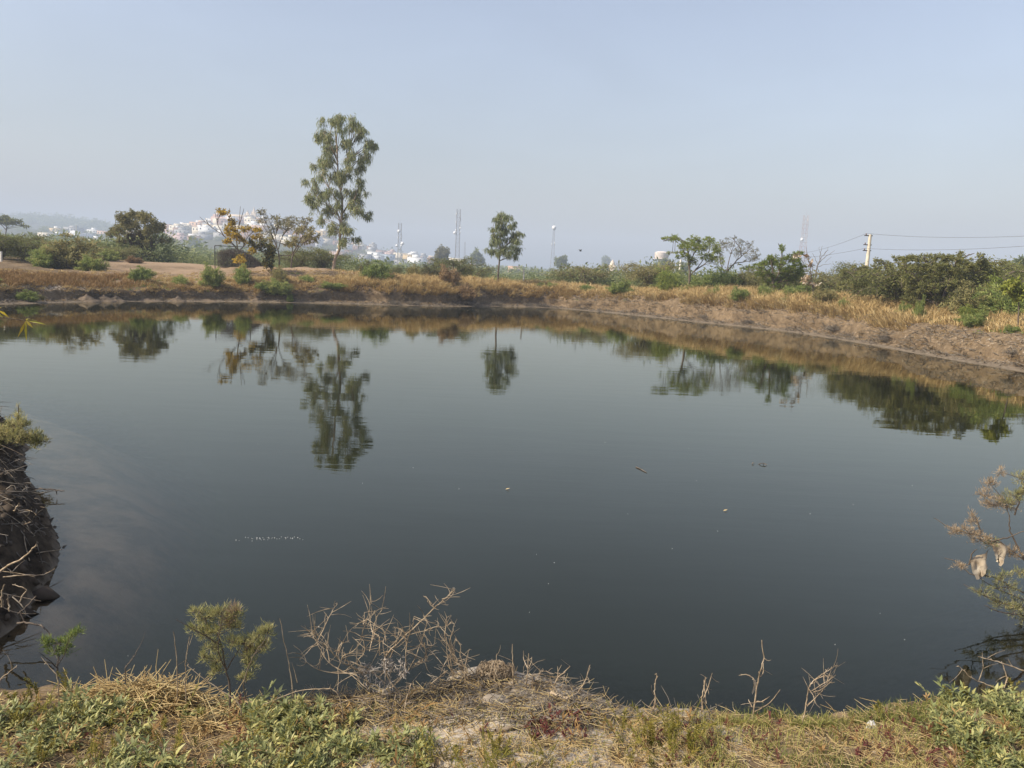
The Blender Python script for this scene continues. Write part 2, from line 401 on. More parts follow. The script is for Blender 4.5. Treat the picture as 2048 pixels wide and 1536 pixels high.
# ------------------------------------------------------------------ ground material
def ground_mat():
    m, t, N, Lk = new_mat('earth')
    geo = N('ShaderNodeNewGeometry')
    def noise(scale, detail=6, rough=0.6, vec=None):
        n = N('ShaderNodeTexNoise'); n.inputs['Scale'].default_value = scale; n.inputs['Detail'].default_value = detail; n.inputs['Roughness'].default_value = rough
        Lk(vec or geo.outputs['Position'], n.inputs['Vector']); return n
    def mr(src, a, b, c=0.0, d=1.0):
        x = N('ShaderNodeMapRange'); x.inputs[1].default_value = a; x.inputs[2].default_value = b; x.inputs[3].default_value = c; x.inputs[4].default_value = d
        Lk(src, x.inputs[0]); return x.outputs[0]
    def mixc(f, a, b):
        x = N('ShaderNodeMix'); x.data_type = 'RGBA'; Lk(f, x.inputs[0])
        for s, v in ((6, a), (7, b)):
            if isinstance(v, tuple): x.inputs[s].default_value = (*v, 1)
            else: Lk(v, x.inputs[s])
        return x.outputs[2]
    def mul(a, b):
        x = N('ShaderNodeMath'); x.operation = 'MULTIPLY'; Lk(a, x.inputs[0]); Lk(b, x.inputs[1]); return x.outputs[0]
    n1 = noise(0.9); n2 = noise(7.0); n3 = noise(45.0, 4)
    r = ramp(t, [(0.28, (.062, .045, .029)), (0.45, (.13, .093, .056)), (0.6, (.21, .152, .094)), (0.75, (.32, .245, .16))])
    ad = N('ShaderNodeMath'); ad.operation = 'MULTIPLY_ADD'; Lk(n2.outputs[0], ad.inputs[0]); ad.inputs[1].default_value = 0.55
    h1 = N('ShaderNodeMath'); h1.operation = 'MULTIPLY'; Lk(n1.outputs[0], h1.inputs[0]); h1.inputs[1].default_value = 0.45; Lk(h1.outputs[0], ad.inputs[2])
    Lk(ad.outputs[0], r.inputs[0])
    c = r.outputs[0]
    # salt crust
    sa = N('ShaderNodeAttribute'); sa.attribute_name = 'salt'
    pat = N('ShaderNodeMath'); pat.operation = 'ADD'; Lk(sa.outputs['Fac'], pat.inputs[0]); Lk(mr(n2.outputs[0], 0.3, 0.7, -0.5, 0.5), pat.inputs[1])
    sm = mr(pat.outputs[0], 0.45, 0.75)
    c = mixc(sm, c, mixc(mr(n3.outputs[0], 0.35, 0.65), (.30, .25, .19), (.47, .41, .33)))
    # bare orange-tan soil of the track and the rise
    pa = N('ShaderNodeAttribute'); pa.attribute_name = 'bare'
    c = mixc(pa.outputs['Fac'], c, mixc(mr(n2.outputs[0], 0.3, 0.7), (.27, .185, .115), (.38, .275, .185)))
    # scrubland far away: olive litter
    fa = N('ShaderNodeAttribute'); fa.attribute_name = 'scrub'
    c = mixc(fa.outputs['Fac'], c, mixc(mr(n1.outputs[0], 0.3, 0.7), (.055, .062, .032), (.11, .10, .055)))
    # wet band at the waterline and the bed below it
    sep = N('ShaderNodeSeparateXYZ'); Lk(geo.outputs['Position'], sep.inputs[0])
    zz = N('ShaderNodeMath'); zz.operation = 'MULTIPLY_ADD'; Lk(n2.outputs[0], zz.inputs[0]); zz.inputs[1].default_value = -0.16; Lk(sep.outputs[2], zz.inputs[2])
    wet = mr(zz.outputs[0], -0.03, 0.06, 1.0, 0.0)
    c = mixc(wet, c, mixc(mr(n2.outputs[0], 0.35, 0.65), (.105, .082, .056), (.22, .175, .125)))
    bedm = mr(sep.outputs[2], -0.06, -0.015, 1.0, 0.0)
    nb = noise(1.6, 5)
    c = mixc(bedm, c, mixc(mr(nb.outputs[0], 0.38, 0.60), (.17, .145, .10), (.50, .41, .31)))
    da = N('ShaderNodeAttribute'); da.attribute_name = 'face_shade'  # shade of the promontory face, painted in as near-black soil
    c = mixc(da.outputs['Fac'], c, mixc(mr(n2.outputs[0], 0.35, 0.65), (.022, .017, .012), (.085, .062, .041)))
    b = N('ShaderNodeBsdfPrincipled'); Lk(c, b.inputs['Base Color']); b.inputs['Specular IOR Level'].default_value = 0.06
    Lk(mr(wet, 0, 1, 0.95, 0.65), b.inputs['Roughness'])
    bp = N('ShaderNodeBump'); bp.inputs['Strength'].default_value = 0.7; bp.inputs['Distance'].default_value = 0.02
    s2 = N('ShaderNodeMath'); s2.operation = 'MULTIPLY_ADD'; Lk(n3.outputs[0], s2.inputs[0]); s2.inputs[1].default_value = 0.4; Lk(n2.outputs[0], s2.inputs[2])
    Lk(s2.outputs[0], bp.inputs['Height']); Lk(bp.outputs[0], b.inputs['Normal'])
    o = N('ShaderNodeOutputMaterial'); Lk(b.outputs[0], o.inputs[0])
    return m
M_EARTH = ground_mat()

def soil_attrs(x, y, z, t, fr):
    """salt / bare / scrub cover as real patches on the land"""
    ang = x / np.maximum(y, 1.0)
    n = fbm(x / 2.3, y / 2.3, 4, 71)
    far = fr > 0.5
    left_s = sstep(-0.50, -0.58, ang) * sstep(0.9, 1.6, t) * sstep(6.0, 3.0, t)
    right_s = sstep(0.42, 0.5, ang) * sstep(0.9, 1.5, t) * sstep(3.4, 2.4, t)
    mid_s = sstep(0.25, 0.6, t) * sstep(1.2, 0.8, t) * 0.28
    salt_far = np.clip(left_s + .34 * right_s + mid_s, 0, 1) * (0.62 + 0.5 * n)
    nx = fbm(x / 0.5, y / 0.5, 4, 72)
    near_s = (sstep(-1.1, -0.5, x) * sstep(1.5, 0.9, x)) * (0.55 + 0.7 * nx) * sstep(0.15, 0.3, t)
    salt = np.where(far, salt_far, near_s)
    bare_l = sstep(-0.16, -0.24, ang) * sstep(-.60, -.50, ang) * np.clip(.8 + .9 * fbm(x / 3.1, y / 3.1, 4, 77), 0, 1) * sstep(2.4, 4.2, t + .7 * n) * (0.75 + 0.4 * n) * sstep(40, 28, t)
    bare_p = sstep(4.2, 5.0, t + 0.3 * n) * sstep(7.2, 6.4, t + 0.3 * n) * sstep(-0.06, 0.02, ang)
    bare = np.where(far, np.clip(bare_l + bare_p, 0, 1), 0)
    scrub = np.where(far | (t > 40), sstep(8, 16, t + 2 * n) * (1 - sstep(-.16, -.24, ang) * sstep(40, 30, t)), 0)
    return np.clip(salt, 0, 1), np.clip(bare, 0, 1), np.clip(scrub, 0, 1)

def axis(lo, flo, fhi, hi, step, g):
    mid = np.arange(flo, fhi + 1e-6, step); up = [fhi]; s = step
    while up[-1] < hi: s *= g; up.append(up[-1] + s)
    dn = [flo]; s = step
    while dn[-1] > lo: s *= g; dn.append(dn[-1] - s)
    up[-1] = hi; dn[-1] = lo
    return np.concatenate([np.array(dn[:0:-1]), mid, np.array(up[1:])])

# ---- the ground: one sheet to the horizon
gx = axis(-1440, -75, 60, 1440, 1.3, 1.07); gy = axis(-140, 8, 112, 2440, 1.3, 1.06)
X, Y = np.meshgrid(gx, gy); Z = land(X, Y)
tg, Ig = pond(X.ravel(), Y.ravel()); tg = tg.reshape(X.shape); fg = OF[Ig].reshape(X.shape)
low = np.where((fg > 0.5), sstep(-5.0, -4.0, tg) * (sstep(15.2, 13.5, tg) * 0.5 + sstep(9, 5, tg) * 1.6), 0)
inpatch = (X > -15.5) & (X < 9.5) & (Y > -2.6) & (Y < 16.5)
Z = np.where(inpatch, -3.2, Z - low)
sa, ba, sc_ = soil_attrs(X.ravel(), Y.ravel(), Z.ravel(), tg.ravel(), fg.ravel())
mb = MB(); grid(mb, X, Y, Z)
mb.build('ground', M_EARTH, None, True, dict(salt=sa, bare=ba, scrub=sc_), kind='structure', label='dry scrubland and hills running back from the pond')

# ---- far bank: fine strip along the far shore with a ragged cut face
idx = np.where(OF > 0.999)[0]
bx, by, bp_ = OX[idx], OY[idx], OP[idx]
tx = np.gradient(bx); ty = np.gradient(by)
ker = np.ones(25) / 25
txs = np.convolve(np.pad(tx, 12, mode='edge'), ker, 'valid'); tys = np.convolve(np.pad(ty, 12, mode='edge'), ker, 'valid')
nl = np.hypot(txs, tys); nx_, ny_ = -tys / nl, txs / nl
if (ny_.mean() < 0): nx_, ny_ = -nx_, -ny_
sarc = np.concatenate([[0], np.cumsum(np.hypot(np.diff(bx), np.diff(by)))])
ts = np.concatenate([[-5, -3, -1.5, -.7, -.3, -.1, 0, .08, .16, .25, .35, .45, .55, .65, .75, .83, .9, .95, 1.0, 1.04, 1.08, 1.12, 1.18, 1.25, 1.33, 1.45, 1.6, 1.8],
                     np.arange(2.0, 5, .25), np.arange(5, 15.2, .5), [15.6, 16.2]])
SS, TT = np.meshgrid(sarc, ts, indexing='ij')
k = np.clip(np.searchsorted(TK, np.clip(TT, 0, 59.9), side='right') - 1, 0, len(TK) - 2)
f = (np.clip(TT, 0, 59.9) - TK[k]) / (TK[k + 1] - TK[k]); rr = np.arange(len(bx))[:, None]
ZB = bp_[rr, k] + (bp_[rr, k + 1] - bp_[rr, k]) * f
ZB = np.where(TT < 0, np.maximum(0.3 * TT, -2), ZB)
# steepen the cut: pull the lip out over the face, irregularly
cutw = np.exp(-((TT - 1.25) / 0.55) ** 2); face = np.exp(-((TT - 0.85) / 0.3) ** 2)
nl1 = fbm(SS / 1.6, TT * 0 + 3.0, 4, 91); nl2 = fbm(SS / 0.5, TT / 0.5, 4, 92); nl3 = fbm(SS / 5.0, TT * 0 + 9, 3, 93)
off = cutw * (-0.30 + .16 * sstep(2, -6, bx)[:, None] + 0.45 * nl1 + 0.5 * nl3) + face * (0.18 + 0.22 * nl2) + 0.10 * nl2 * sstep(0.05, 0.5, TT) + 0.35 * nl3 * sstep(1.4, 4, TT)
zn = 0.10 * nl2 * sstep(0.3, 1.0, TT) + 0.16 * nl1 * sstep(1.0, 2.2, TT) + 0.03 * nl2 * sstep(-0.2, 0.1, TT)
XB = bx[:, None] + nx_[:, None] * (TT + off); YB = by[:, None] + ny_[:, None] * (TT + off)
nl4 = fbm(SS / .28, TT / .3, 3, 95); ZB = ZB + zn + .085 * nl4 * sstep(.25, .8, TT) * sstep(6, 3, TT) + 0.10 * fbm(XB / 1.7, YB / 1.7, 3, 21) * sstep(2, 6, TT)
ZB[:, -1] -= 0.9; ZB[:, -2] -= 0.3
fr1 = np.ones(XB.size)
sa, ba, sc_ = soil_attrs(XB.ravel(), YB.ravel(), ZB.ravel(), TT.ravel(), fr1)
mb = MB(); grid(mb, XB.T, YB.T, ZB.T)
sv = lambda a: a.reshape(XB.shape).T.ravel()
mb.build('bank', M_EARTH, None, True, dict(salt=sv(sa), bare=sv(ba), scrub=sv(sc_)), kind='structure', label='eroded tan earth bank along the far side of the pond')

def bank_pt(s_i, t):
    """world point on the far bank at outline index s_i (array) and distance t"""
    s_i = np.asarray(s_i); j = np.abs(ts[None] - np.asarray(t)[:, None]).argmin(1)
    return np.stack([XB[s_i, j], YB[s_i, j], ZB[s_i, j]], -1)
_pc = proj(bx, by, .8)[0]
def far_idx(px): return int(np.abs(_pc - px).argmin())
def far_at(px, t):
    """ground point on the far bank in the direction of column px, t metres behind the water's edge"""
    i = far_idx(px); return bank_pt(np.array([i]), np.array([min(t, 15)]))[0]

# ---- near bank: fine patch under the photographer
gx = np.unique(np.concatenate([np.arange(-16, -7, .25), np.arange(-7, -2.7, .045), np.arange(-2.7, 2.8, .028), np.arange(2.8, 5, .07), np.arange(5, 9.6, .25)]).round(4))
gy = np.unique(np.concatenate([np.arange(-3, 2.2, .25), np.arange(2.2, 4.2, .022), np.arange(4.2, 8.4, .055), np.arange(8.4, 13, .1), np.arange(13, 17, .25)]).round(4))
X, Y = np.meshgrid(gx, gy); Z = land(X, Y)
tn, In = pond(X.ravel(), Y.ravel())
fn = OF[In]; tn2 = tn.reshape(X.shape)
# crumbly clods on the promontory face
pm = sstep(-2.9, -3.5, X) * sstep(0.0, 0.25, tn2)
Z = Z + (0.14 * fbm(X / 0.38, Y / 0.38, 5, 61, .62) + .05 * np.abs(fbm(X / .11, Y / .11, 3, 62))) * pm
face_shade = (sstep(-2.9, -3.5, X) * sstep(-0.05, 0.02, tn2) * sstep(1.9, 1.0, tn2 + .5 * fbm(X / .6, Y / .6, 3, 63))).ravel()  # mask for the shade painted into the soil colour of the promontory face
sa, ba, sc_ = soil_attrs(X.ravel(), Y.ravel(), Z.ravel(), tn, fn)
mb = MB(); grid(mb, X, Y, Z)
mb.build('near_bank', M_EARTH, None, True, dict(salt=sa, bare=ba * 0, scrub=sc_ * 0, face_shade=face_shade), kind='structure', label='crusted grassy earth bank in the foreground')

# quick look-up of the near ground
NGX, NGY, NGZ = gx, gy, Z
def near_z(x, y):
    i = np.clip(np.searchsorted(NGX, x) - 1, 0, len(NGX) - 2); j = np.clip(np.searchsorted(NGY, y) - 1, 0, len(NGY) - 2)
    fx = np.clip((x - NGX[i]) / (NGX[i + 1] - NGX[i]), 0, 1); fy = np.clip((y - NGY[j]) / (NGY[j + 1] - NGY[j]), 0, 1)
    return (NGZ[j, i] * (1 - fx) + NGZ[j, i + 1] * fx) * (1 - fy) + (NGZ[j + 1, i] * (1 - fx) + NGZ[j + 1, i + 1] * fx) * fy
def on_ground(px, py):
    """first point of the near bank met by the line of sight; points past the lip are pulled back onto it"""
    px = np.asarray(px, float); py = np.asarray(py, float)
    lip = np.interp(px, [p[0] for p in NEAR_PX[::-1]], [p[1] for p in NEAR_PX[::-1]])
    py = np.maximum(py, lip + 3); d = ray(px, py); best = np.full(px.shape, np.nan); prev = None
    for Yk in np.arange(1.2, 5.5, .04):
        x = d[..., 0] / d[..., 1] * Yk; zr = CAMZ + d[..., 2] / d[..., 1] * Yk; g = zr - near_z(x, np.full_like(x, Yk))
        if prev is not None:
            hit = np.isnan(best) & (g <= 0) & (prev > 0); best = np.where(hit, Yk - .04 * (-g) / np.maximum(prev - g, 1e-6), best)
        prev = g
    best = np.where(np.isnan(best) | (best > 4.6), at_z(px, lip + 12, .9)[..., 1], best)
    x = d[..., 0] / d[..., 1] * best
    return np.stack([x, best, near_z(x, best)], -1)

# ---- water
def water_mat():
    m, t, N, Lk = new_mat('pond_water')
    geo = N('ShaderNodeNewGeometry')
    def wave(sx, sy, sc, det):
        mp = N('ShaderNodeMapping'); mp.inputs['Scale'].default_value = (sx, sy, 1); Lk(geo.outputs['Position'], mp.inputs[0])
        n = N('ShaderNodeTexNoise'); n.inputs['Scale'].default_value = sc; n.inputs['Detail'].default_value = det; Lk(mp.outputs[0], n.inputs['Vector']); return n.outputs[0]
    w1 = wave(0.45, 1.6, 1.1, 2); w2 = wave(0.5, 2.2, 5.0, 2); w3 = wave(0.3, .8, 0.16, 2)
    b1 = N('ShaderNodeBump'); b1.inputs['Strength'].default_value = 1.0; b1.inputs['Distance'].default_value = 0.0022; Lk(w1, b1.inputs['Height'])
    # light airs: patches of finer ripples
    b2 = N('ShaderNodeBump'); b2.inputs['Distance'].default_value = 0.0008; Lk(w2, b2.inputs['Height']); Lk(b1.outputs[0], b2.inputs['Normal'])
    ms = N('ShaderNodeMapRange'); ms.inputs[1].default_value = 0.40; ms.inputs[2].default_value = 0.62; ms.inputs[3].default_value = 0.25; ms.inputs[4].default_value = 1.0
    Lk(w3, ms.inputs[0]); Lk(ms.outputs[0], b2.inputs['Strength'])
    gl = N('ShaderNodeBsdfGlossy'); gl.inputs['Roughness'].default_value = 0.015; gl.inputs['Color'].default_value = (1.0, 1.0, .90, 1); Lk(b2.outputs[0], gl.inputs['Normal'])
    tr = N('ShaderNodeBsdfTransparent'); tr.inputs[0].default_value = (.82, .74, .60, 1)
    mk = N('ShaderNodeBsdfDiffuse'); mk.inputs[0].default_value = (.0068, .0080, .0030, 1)
    dp = N('ShaderNodeAttribute'); dp.attribute_name = 'depth'
    op = N('ShaderNodeMapRange'); op.interpolation_type = 'SMOOTHSTEP'; op.inputs[1].default_value = 0.0; op.inputs[2].default_value = 1.0; op.inputs[3].default_value = 0.05; op.inputs[4].default_value = 1.0
    Lk(dp.outputs['Fac'], op.inputs[0])
    body = N('ShaderNodeMixShader'); Lk(op.outputs[0], body.inputs[0]); Lk(tr.outputs[0], body.inputs[1]); Lk(mk.outputs[0], body.inputs[2])
    fr = N('ShaderNodeFresnel'); fr.inputs['IOR'].default_value = 1.40; Lk(b2.outputs[0], fr.inputs['Normal'])
    mx = N('ShaderNodeMixShader'); Lk(fr.outputs[0], mx.inputs[0]); Lk(body.outputs[0], mx.inputs[1]); Lk(gl.outputs[0], mx.inputs[2])
    o = N('ShaderNodeOutputMaterial'); Lk(mx.outputs[0], o.inputs[0])
    return m
wx = np.unique(np.concatenate([np.arange(-54, -9, 1.5), np.arange(-9, -2.5, .12), np.arange(-2.5, 4.5, .2), np.arange(4.5, 26, .8)]).round(3))
wy = np.unique(np.concatenate([np.arange(2.5, 9, .12), np.arange(9, 15, .4), np.arange(15, 80, 1.5)]).round(3))
X, Y = np.meshgrid(wx, wy); dpt = np.maximum(0, -land(X, Y))
mb = MB(); grid(mb, X, Y, X * 0)
mb.build('water', water_mat(), None, True, dict(depth=dpt), kind='structure', label='calm dark pond mirroring the sky and the far bank')
# ------------------------------------------------------------------ plant materials
M_BARK   = rough_mat('bark_brown', [(.055, .042, .032), (.13, .10, .075), (.20, .16, .12)], 9, stretch=(1, 1, .25), bdist=.03)
M_BARKE  = rough_mat('bark_pale', [(.17, .12, .085), (.33, .25, .18), (.45, .36, .27)], 3, stretch=(1, 1, .3), bdist=.02)
M_DEAD   = rough_mat('dead_wood', [(0.138, 0.098, 0.060), (0.325, 0.244, 0.156), (0.500, 0.400, 0.281)], 30, bdist=.004)
M_DEADD  = rough_mat('dead_roots', [(.05, .042, .034), (.15, .125, .095), (.28, .24, .19)], 12, bdist=.01)
M_EUC    = leaf_mat('eucalypt_leaf', [(0.101, 0.136, 0.065), (0.197, 0.233, 0.108), (0.318, 0.330, 0.154), (0.455, 0.421, 0.202)], .4)
M_PROS   = leaf_mat('thorn_leaf', [(0.081, 0.095, 0.033), (0.156, 0.170, 0.058), (0.237, 0.233, 0.082), (0.337, 0.309, 0.115)], .45)
M_OLIVE  = leaf_mat('olive_leaf', [(0.102, 0.106, 0.042), (0.219, 0.206, 0.079), (0.332, 0.291, 0.122), (0.436, 0.353, 0.160)], .4)
M_LIME   = leaf_mat('acacia_leaf', [(0.103, 0.140, 0.029), (0.207, 0.260, 0.054), (0.310, 0.340, 0.083), (0.393, 0.373, 0.103)], .45)
M_YEL    = leaf_mat('yellowing_leaf', [(0.098, 0.092, 0.017), (0.260, 0.203, 0.024), (0.488, 0.330, 0.041), (0.585, 0.406, 0.068)], .4)
M_TAM    = leaf_mat('tamarisk_leaf', [(0.117, 0.168, 0.051), (0.221, 0.276, 0.078), (0.338, 0.372, 0.115), (0.494, 0.456, 0.172)], .45)
M_TAMN   = leaf_mat('tamarisk_near', [(0.182, 0.194, 0.072), (0.325, 0.319, 0.127), (0.468, 0.419, 0.187), (0.546, 0.438, 0.220)], .35)
M_RUST   = leaf_mat('tamarisk_dry', [(0.246, 0.168, 0.094), (0.381, 0.280, 0.171), (0.504, 0.398, 0.270)], .25)
M_GREYL  = leaf_mat('grey_leaf', [(0.158, 0.153, 0.090), (0.269, 0.251, 0.146), (0.382, 0.347, 0.224)], .4)
M_STRAW  = leaf_mat('straw', [(0.266, 0.170, 0.068), (0.460, 0.321, 0.140), (0.617, 0.461, 0.220), (0.680, 0.571, 0.310)], .2, .7, .2)
M_RUSSET = leaf_mat('russet_grass', [(.15, .085, .03), (.26, .155, .06), (.36, .235, .10)], .2, .7)
M_GRASS  = leaf_mat('green_grass', [(0.101, 0.124, 0.030), (0.213, 0.225, 0.061), (0.372, 0.338, 0.109), (0.528, 0.446, 0.168)], .3, .6)
M_HERB   = leaf_mat('herb_leaf', [(0.095, 0.116, 0.040), (0.174, 0.194, 0.071), (0.274, 0.281, 0.106), (0.426, 0.383, 0.135)], .2, .5, .35)
M_WEED   = leaf_mat('weed_leaf', [(0.100, 0.106, 0.025), (0.200, 0.181, 0.037), (0.325, 0.250, 0.056)], .3)
M_RED    = leaf_mat('red_leaf', [(.085, .028, .024), (.16, .045, .042), (.20, .08, .06)], .2)
M_SCRUB  = leaf_mat('scrub_leaf', [(0.098, 0.132, 0.050), (0.180, 0.212, 0.082), (0.261, 0.282, 0.125), (0.359, 0.344, 0.173)], .45, var=0.0)
M_LEAFY  = leaf_mat('long_leaf', [(.17, .20, .02), (.33, .30, .03), (.45, .33, .06)], .45, .45, .3)

# ------------------------------------------------------------------ plant generators
def inside(rng, n, c, r, shell=0.0):
    d = nrm(rng.normal(size=(n, 3))); u = rng.uniform(shell ** 3, 1, n) ** (1 / 3)
    return c + d * u[:, None] * r

def bez(a, b, c, K):
    f = np.linspace(0, 1, K)[None, :, None]
    return (1 - f) ** 2 * a[:, None] + 2 * f * (1 - f) * b[:, None] + f * f * c[:, None]

def foliage(mb_l, mb_b, rng, C, Rr, twigs, per, L, W, style, droop=0.0, tw_r=0.012, tone=0.5, tvar=0.3):
    """twigs fanning out inside an ellipsoid round C, leaves along them"""
    E = inside(rng, twigs, C, Rr * 1.22, 0.3); A = C + (E - C) * rng.uniform(0.0, 0.5, (twigs, 1))
    if style == 'flat': B = (A + E) / 2 + np.array([0, 0, 1]) * np.abs(rng.normal(0, .25, (twigs, 1))) * Rr[2]
    elif style == 'droop': B = (A + E) / 2 + np.array([0, 0, 1]) * rng.uniform(.1, .5, (twigs, 1)) * Rr[2]
    else: B = (A + E) / 2 + rng.normal(0, .15, (twigs, 3)) * Rr
    if style == 'droop': E = E - np.array([0, 0, 1]) * rng.uniform(.15, .6, (twigs, 1)) * Rr[2]
    Q = bez(A, B, E, 4)
    if mb_b is not None: tubes(mb_b, Q, np.broadcast_to(np.array([1, .8, .6, .3]) * tw_r, (twigs, 4)), 3)
    f = rng.uniform(.1, 1.0, (twigs, per)) ** .75; P = ((1 - f) ** 2)[..., None] * A[:, None] + (2 * f * (1 - f))[..., None] * B[:, None] + (f * f)[..., None] * E[:, None]
    tang = nrm(E - A)[:, None] + 0 * P
    if style == 'droop': D = np.array([0, 0, -1.0]) + rng.normal(0, .38, P.shape) + .25 * tang
    elif style == 'flat': D = tang * .8 + rng.normal(0, .6, P.shape) * np.array([1, 1, .45])
    elif style == 'up': D = tang * .7 + np.array([0, 0, .8]) + rng.normal(0, .45, P.shape)
    else: D = tang * .5 + rng.normal(0, .7, P.shape)
    n = twigs * per
    tint = np.clip(tone + rng.normal(0, tvar * .5, n) + rng.normal(0, tvar * .35, (twigs, 1)).repeat(per, 1).ravel(), 0, 1)
    leaves(mb_l, P.reshape(-1, 3) + rng.normal(0, L * .25, (n, 3)), D.reshape(-1, 3), L * rng.uniform(.6, 1.3, n), W * rng.uniform(.7, 1.25, n), rng, tint)

def clump_tree(name, label, cat, Y, conv, base, stems, clumps, seed, leafmat, L=.16, W=.06, style='rand', dens=1.0, barkmat=None,
               r0=.12, depth=.6, group=None, tw_r=.012, limb_r=.035, tone=.5, tvar=.3, zbase=None, per=9, limbs=True, sink=0.05, split=3):
    """a tree from its trunk lines and the clumps of its crown; conv maps sketch coordinates to photo pixels"""
    rng = np.random.default_rng(seed); kf = KF(conv(*base)[0], Y); Y = Y * kf
    L, W, r0, tw_r, limb_r = L * kf, W * kf, r0 * kf, tw_r * kf, limb_r * kf; dens = dens / kf ** .5
    b = at(*conv(*base), Y); b = np.array([b[0], Y, gz(b[0], Y) if zbase is None else zbase])
    t = thing(name, label, cat, b, group=group)
    mb_b, mb_l = MB(), MB(); mpp = Y / FPX
    nodes = []
    cl = np.array([(*conv(c[0], c[1]), *c[2:4]) for c in clumps], float)
    sc = conv(1, 0)[0] - conv(0, 0)[0]
    cwid = (cl[:, 0].max() - cl[:, 0].min()) * mpp
    for si, st in enumerate(stems):
        pts = np.array([at(*conv(*p), Y) for p in st]) - b
        if si == 0: pts[0] = (0, 0, -sink)
        dy = rng.normal(0, .08) * cwid * depth
        if si: pts[:, 1] += np.linspace(0, 1, len(pts)) * dy * 2
        k = 1.0 if si == 0 else .55
        Q = tube_path(mb_b, pts, r0 * k, max(r0 * .18, .008), 7, 5, wob=r0 * .12, rng=rng)
        nodes.append(Q[1:])
    nodes = np.concatenate(nodes)
    if split > 1:
        o = rng.normal(0, .5, (len(cl), split, 2)); o[:, 0] = 0; k = rng.uniform(.45, .8, (len(cl), split)); k[:, 0] = .85 if split == 2 else .75
        cl = np.stack([cl[:, None, 0] + o[..., 0] * cl[:, None, 2] * sc, cl[:, None, 1] + o[..., 1] * cl[:, None, 3] * sc, cl[:, None, 2] * k, cl[:, None, 3] * k], -1).reshape(-1, 4)
        limb_r = limb_r * .8
    for (px, py, rx, ry) in cl:
        rx, ry = rx * sc, ry * sc
        C = at(px, py, Y) - b; C[1] += rng.uniform(-.5, .5) * cwid * depth
        Rr = np.array([rx, (rx + ry) / 2 * max(depth, .5) * 1.2, ry]) * mpp
        if limbs:
            d = np.linalg.norm(nodes - C, axis=1) + np.maximum(0, nodes[:, 2] - C[2] + .15 * abs(C[2])) * 1.5
            a = nodes[d.argmin()]; mid = (a + C) / 2 + np.array([0, 0, .12]) * np.linalg.norm(C - a) + rng.normal(0, .06, 3) * np.linalg.norm(C - a)
            tubes(mb_b, bez(a[None], mid[None], C[None], 6), np.linspace(limb_r, limb_r * .35, 6)[None], 4)
        n = max(3, int(dens * (rx * ry) ** .5 * 1.15 * (mpp / .05) ** .5 * (.62 if split > 1 else 1)))
        foliage(mb_l, mb_b, rng, C, Rr, n, per, L, W, style, tw_r=tw_r, tone=tone, tvar=tvar)
    mb_b.build('trunk', barkmat or M_BARK, t, True)
    mb_l.build('crown', leafmat, t)
    return t

def proto_thorn(seed, R=2.0, H=2.2, stems=7, leaf=.13, nl=5200, arch=1.0, flat=False):
    """thorny shrub: many arching stems, feathery leaflets on the outer half"""
    rng = np.random.default_rng(seed); mb_b, mb_l = MB(), MB()
    segs = []
    for i in range(stems):
        a = 2 * pi * (i + rng.uniform(0, .8)) / stems; rr = R * rng.uniform(.45, .95); hh = H * rng.uniform(.65, 1.0)
        e = np.array([cos(a) * rr, sin(a) * rr, hh * rng.uniform(.55, .95)]); m = np.array([cos(a) * rr * .35, sin(a) * rr * .35, hh * (1.05 if arch else .6)])
        Q = bez(np.zeros((1, 3)), m[None], e[None], 9)[0]; tubes(mb_b, Q, np.linspace(.05, .014, 9), 5)
        for j in range(12):
            f = rng.integers(1, 9); p = Q[f]; a2 = a + rng.normal(0, 1.0); l = R * rng.uniform(.25, .55)
            e2 = p + np.array([cos(a2) * l, sin(a2) * l, rng.uniform(-.55, .45) * l]); e2[2] = max(e2[2], .12); m2 = (p + e2) / 2 + np.array([0, 0, l * .28])
            Q2 = bez(p[None], m2[None], e2[None], 6)[0]; tubes(mb_b, Q2, np.linspace(.018, .006, 6), 3); segs.append(Q2)
        segs.append(Q[3:9])
    per = nl // len(segs)
    for Q in segs:
        k = len(Q); u = rng.uniform(.15, k - 1.001, per); i = u.astype(int); P = Q[i] + (Q[i + 1] - Q[i]) * (u - i)[:, None]
        sp = rng.normal(0, 1, (per, 3)) * np.array([.16, .16, .09]) * R * .55; P = P + sp
        P[:, 2] = np.maximum(P[:, 2], .05)
        D = rng.normal(0, .7, (per, 3)) * np.array([1, 1, .6]) + nrm(Q[-1] - Q[0])[None] * .5
        tint = np.clip(.48 + rng.normal(0, .16, per), 0, 1)
        leaves(mb_l, P, D, leaf * rng.uniform(.6, 1.35, per), leaf * .30 * rng.uniform(.7, 1.3, per), rng, tint)
    return mb_b, mb_l

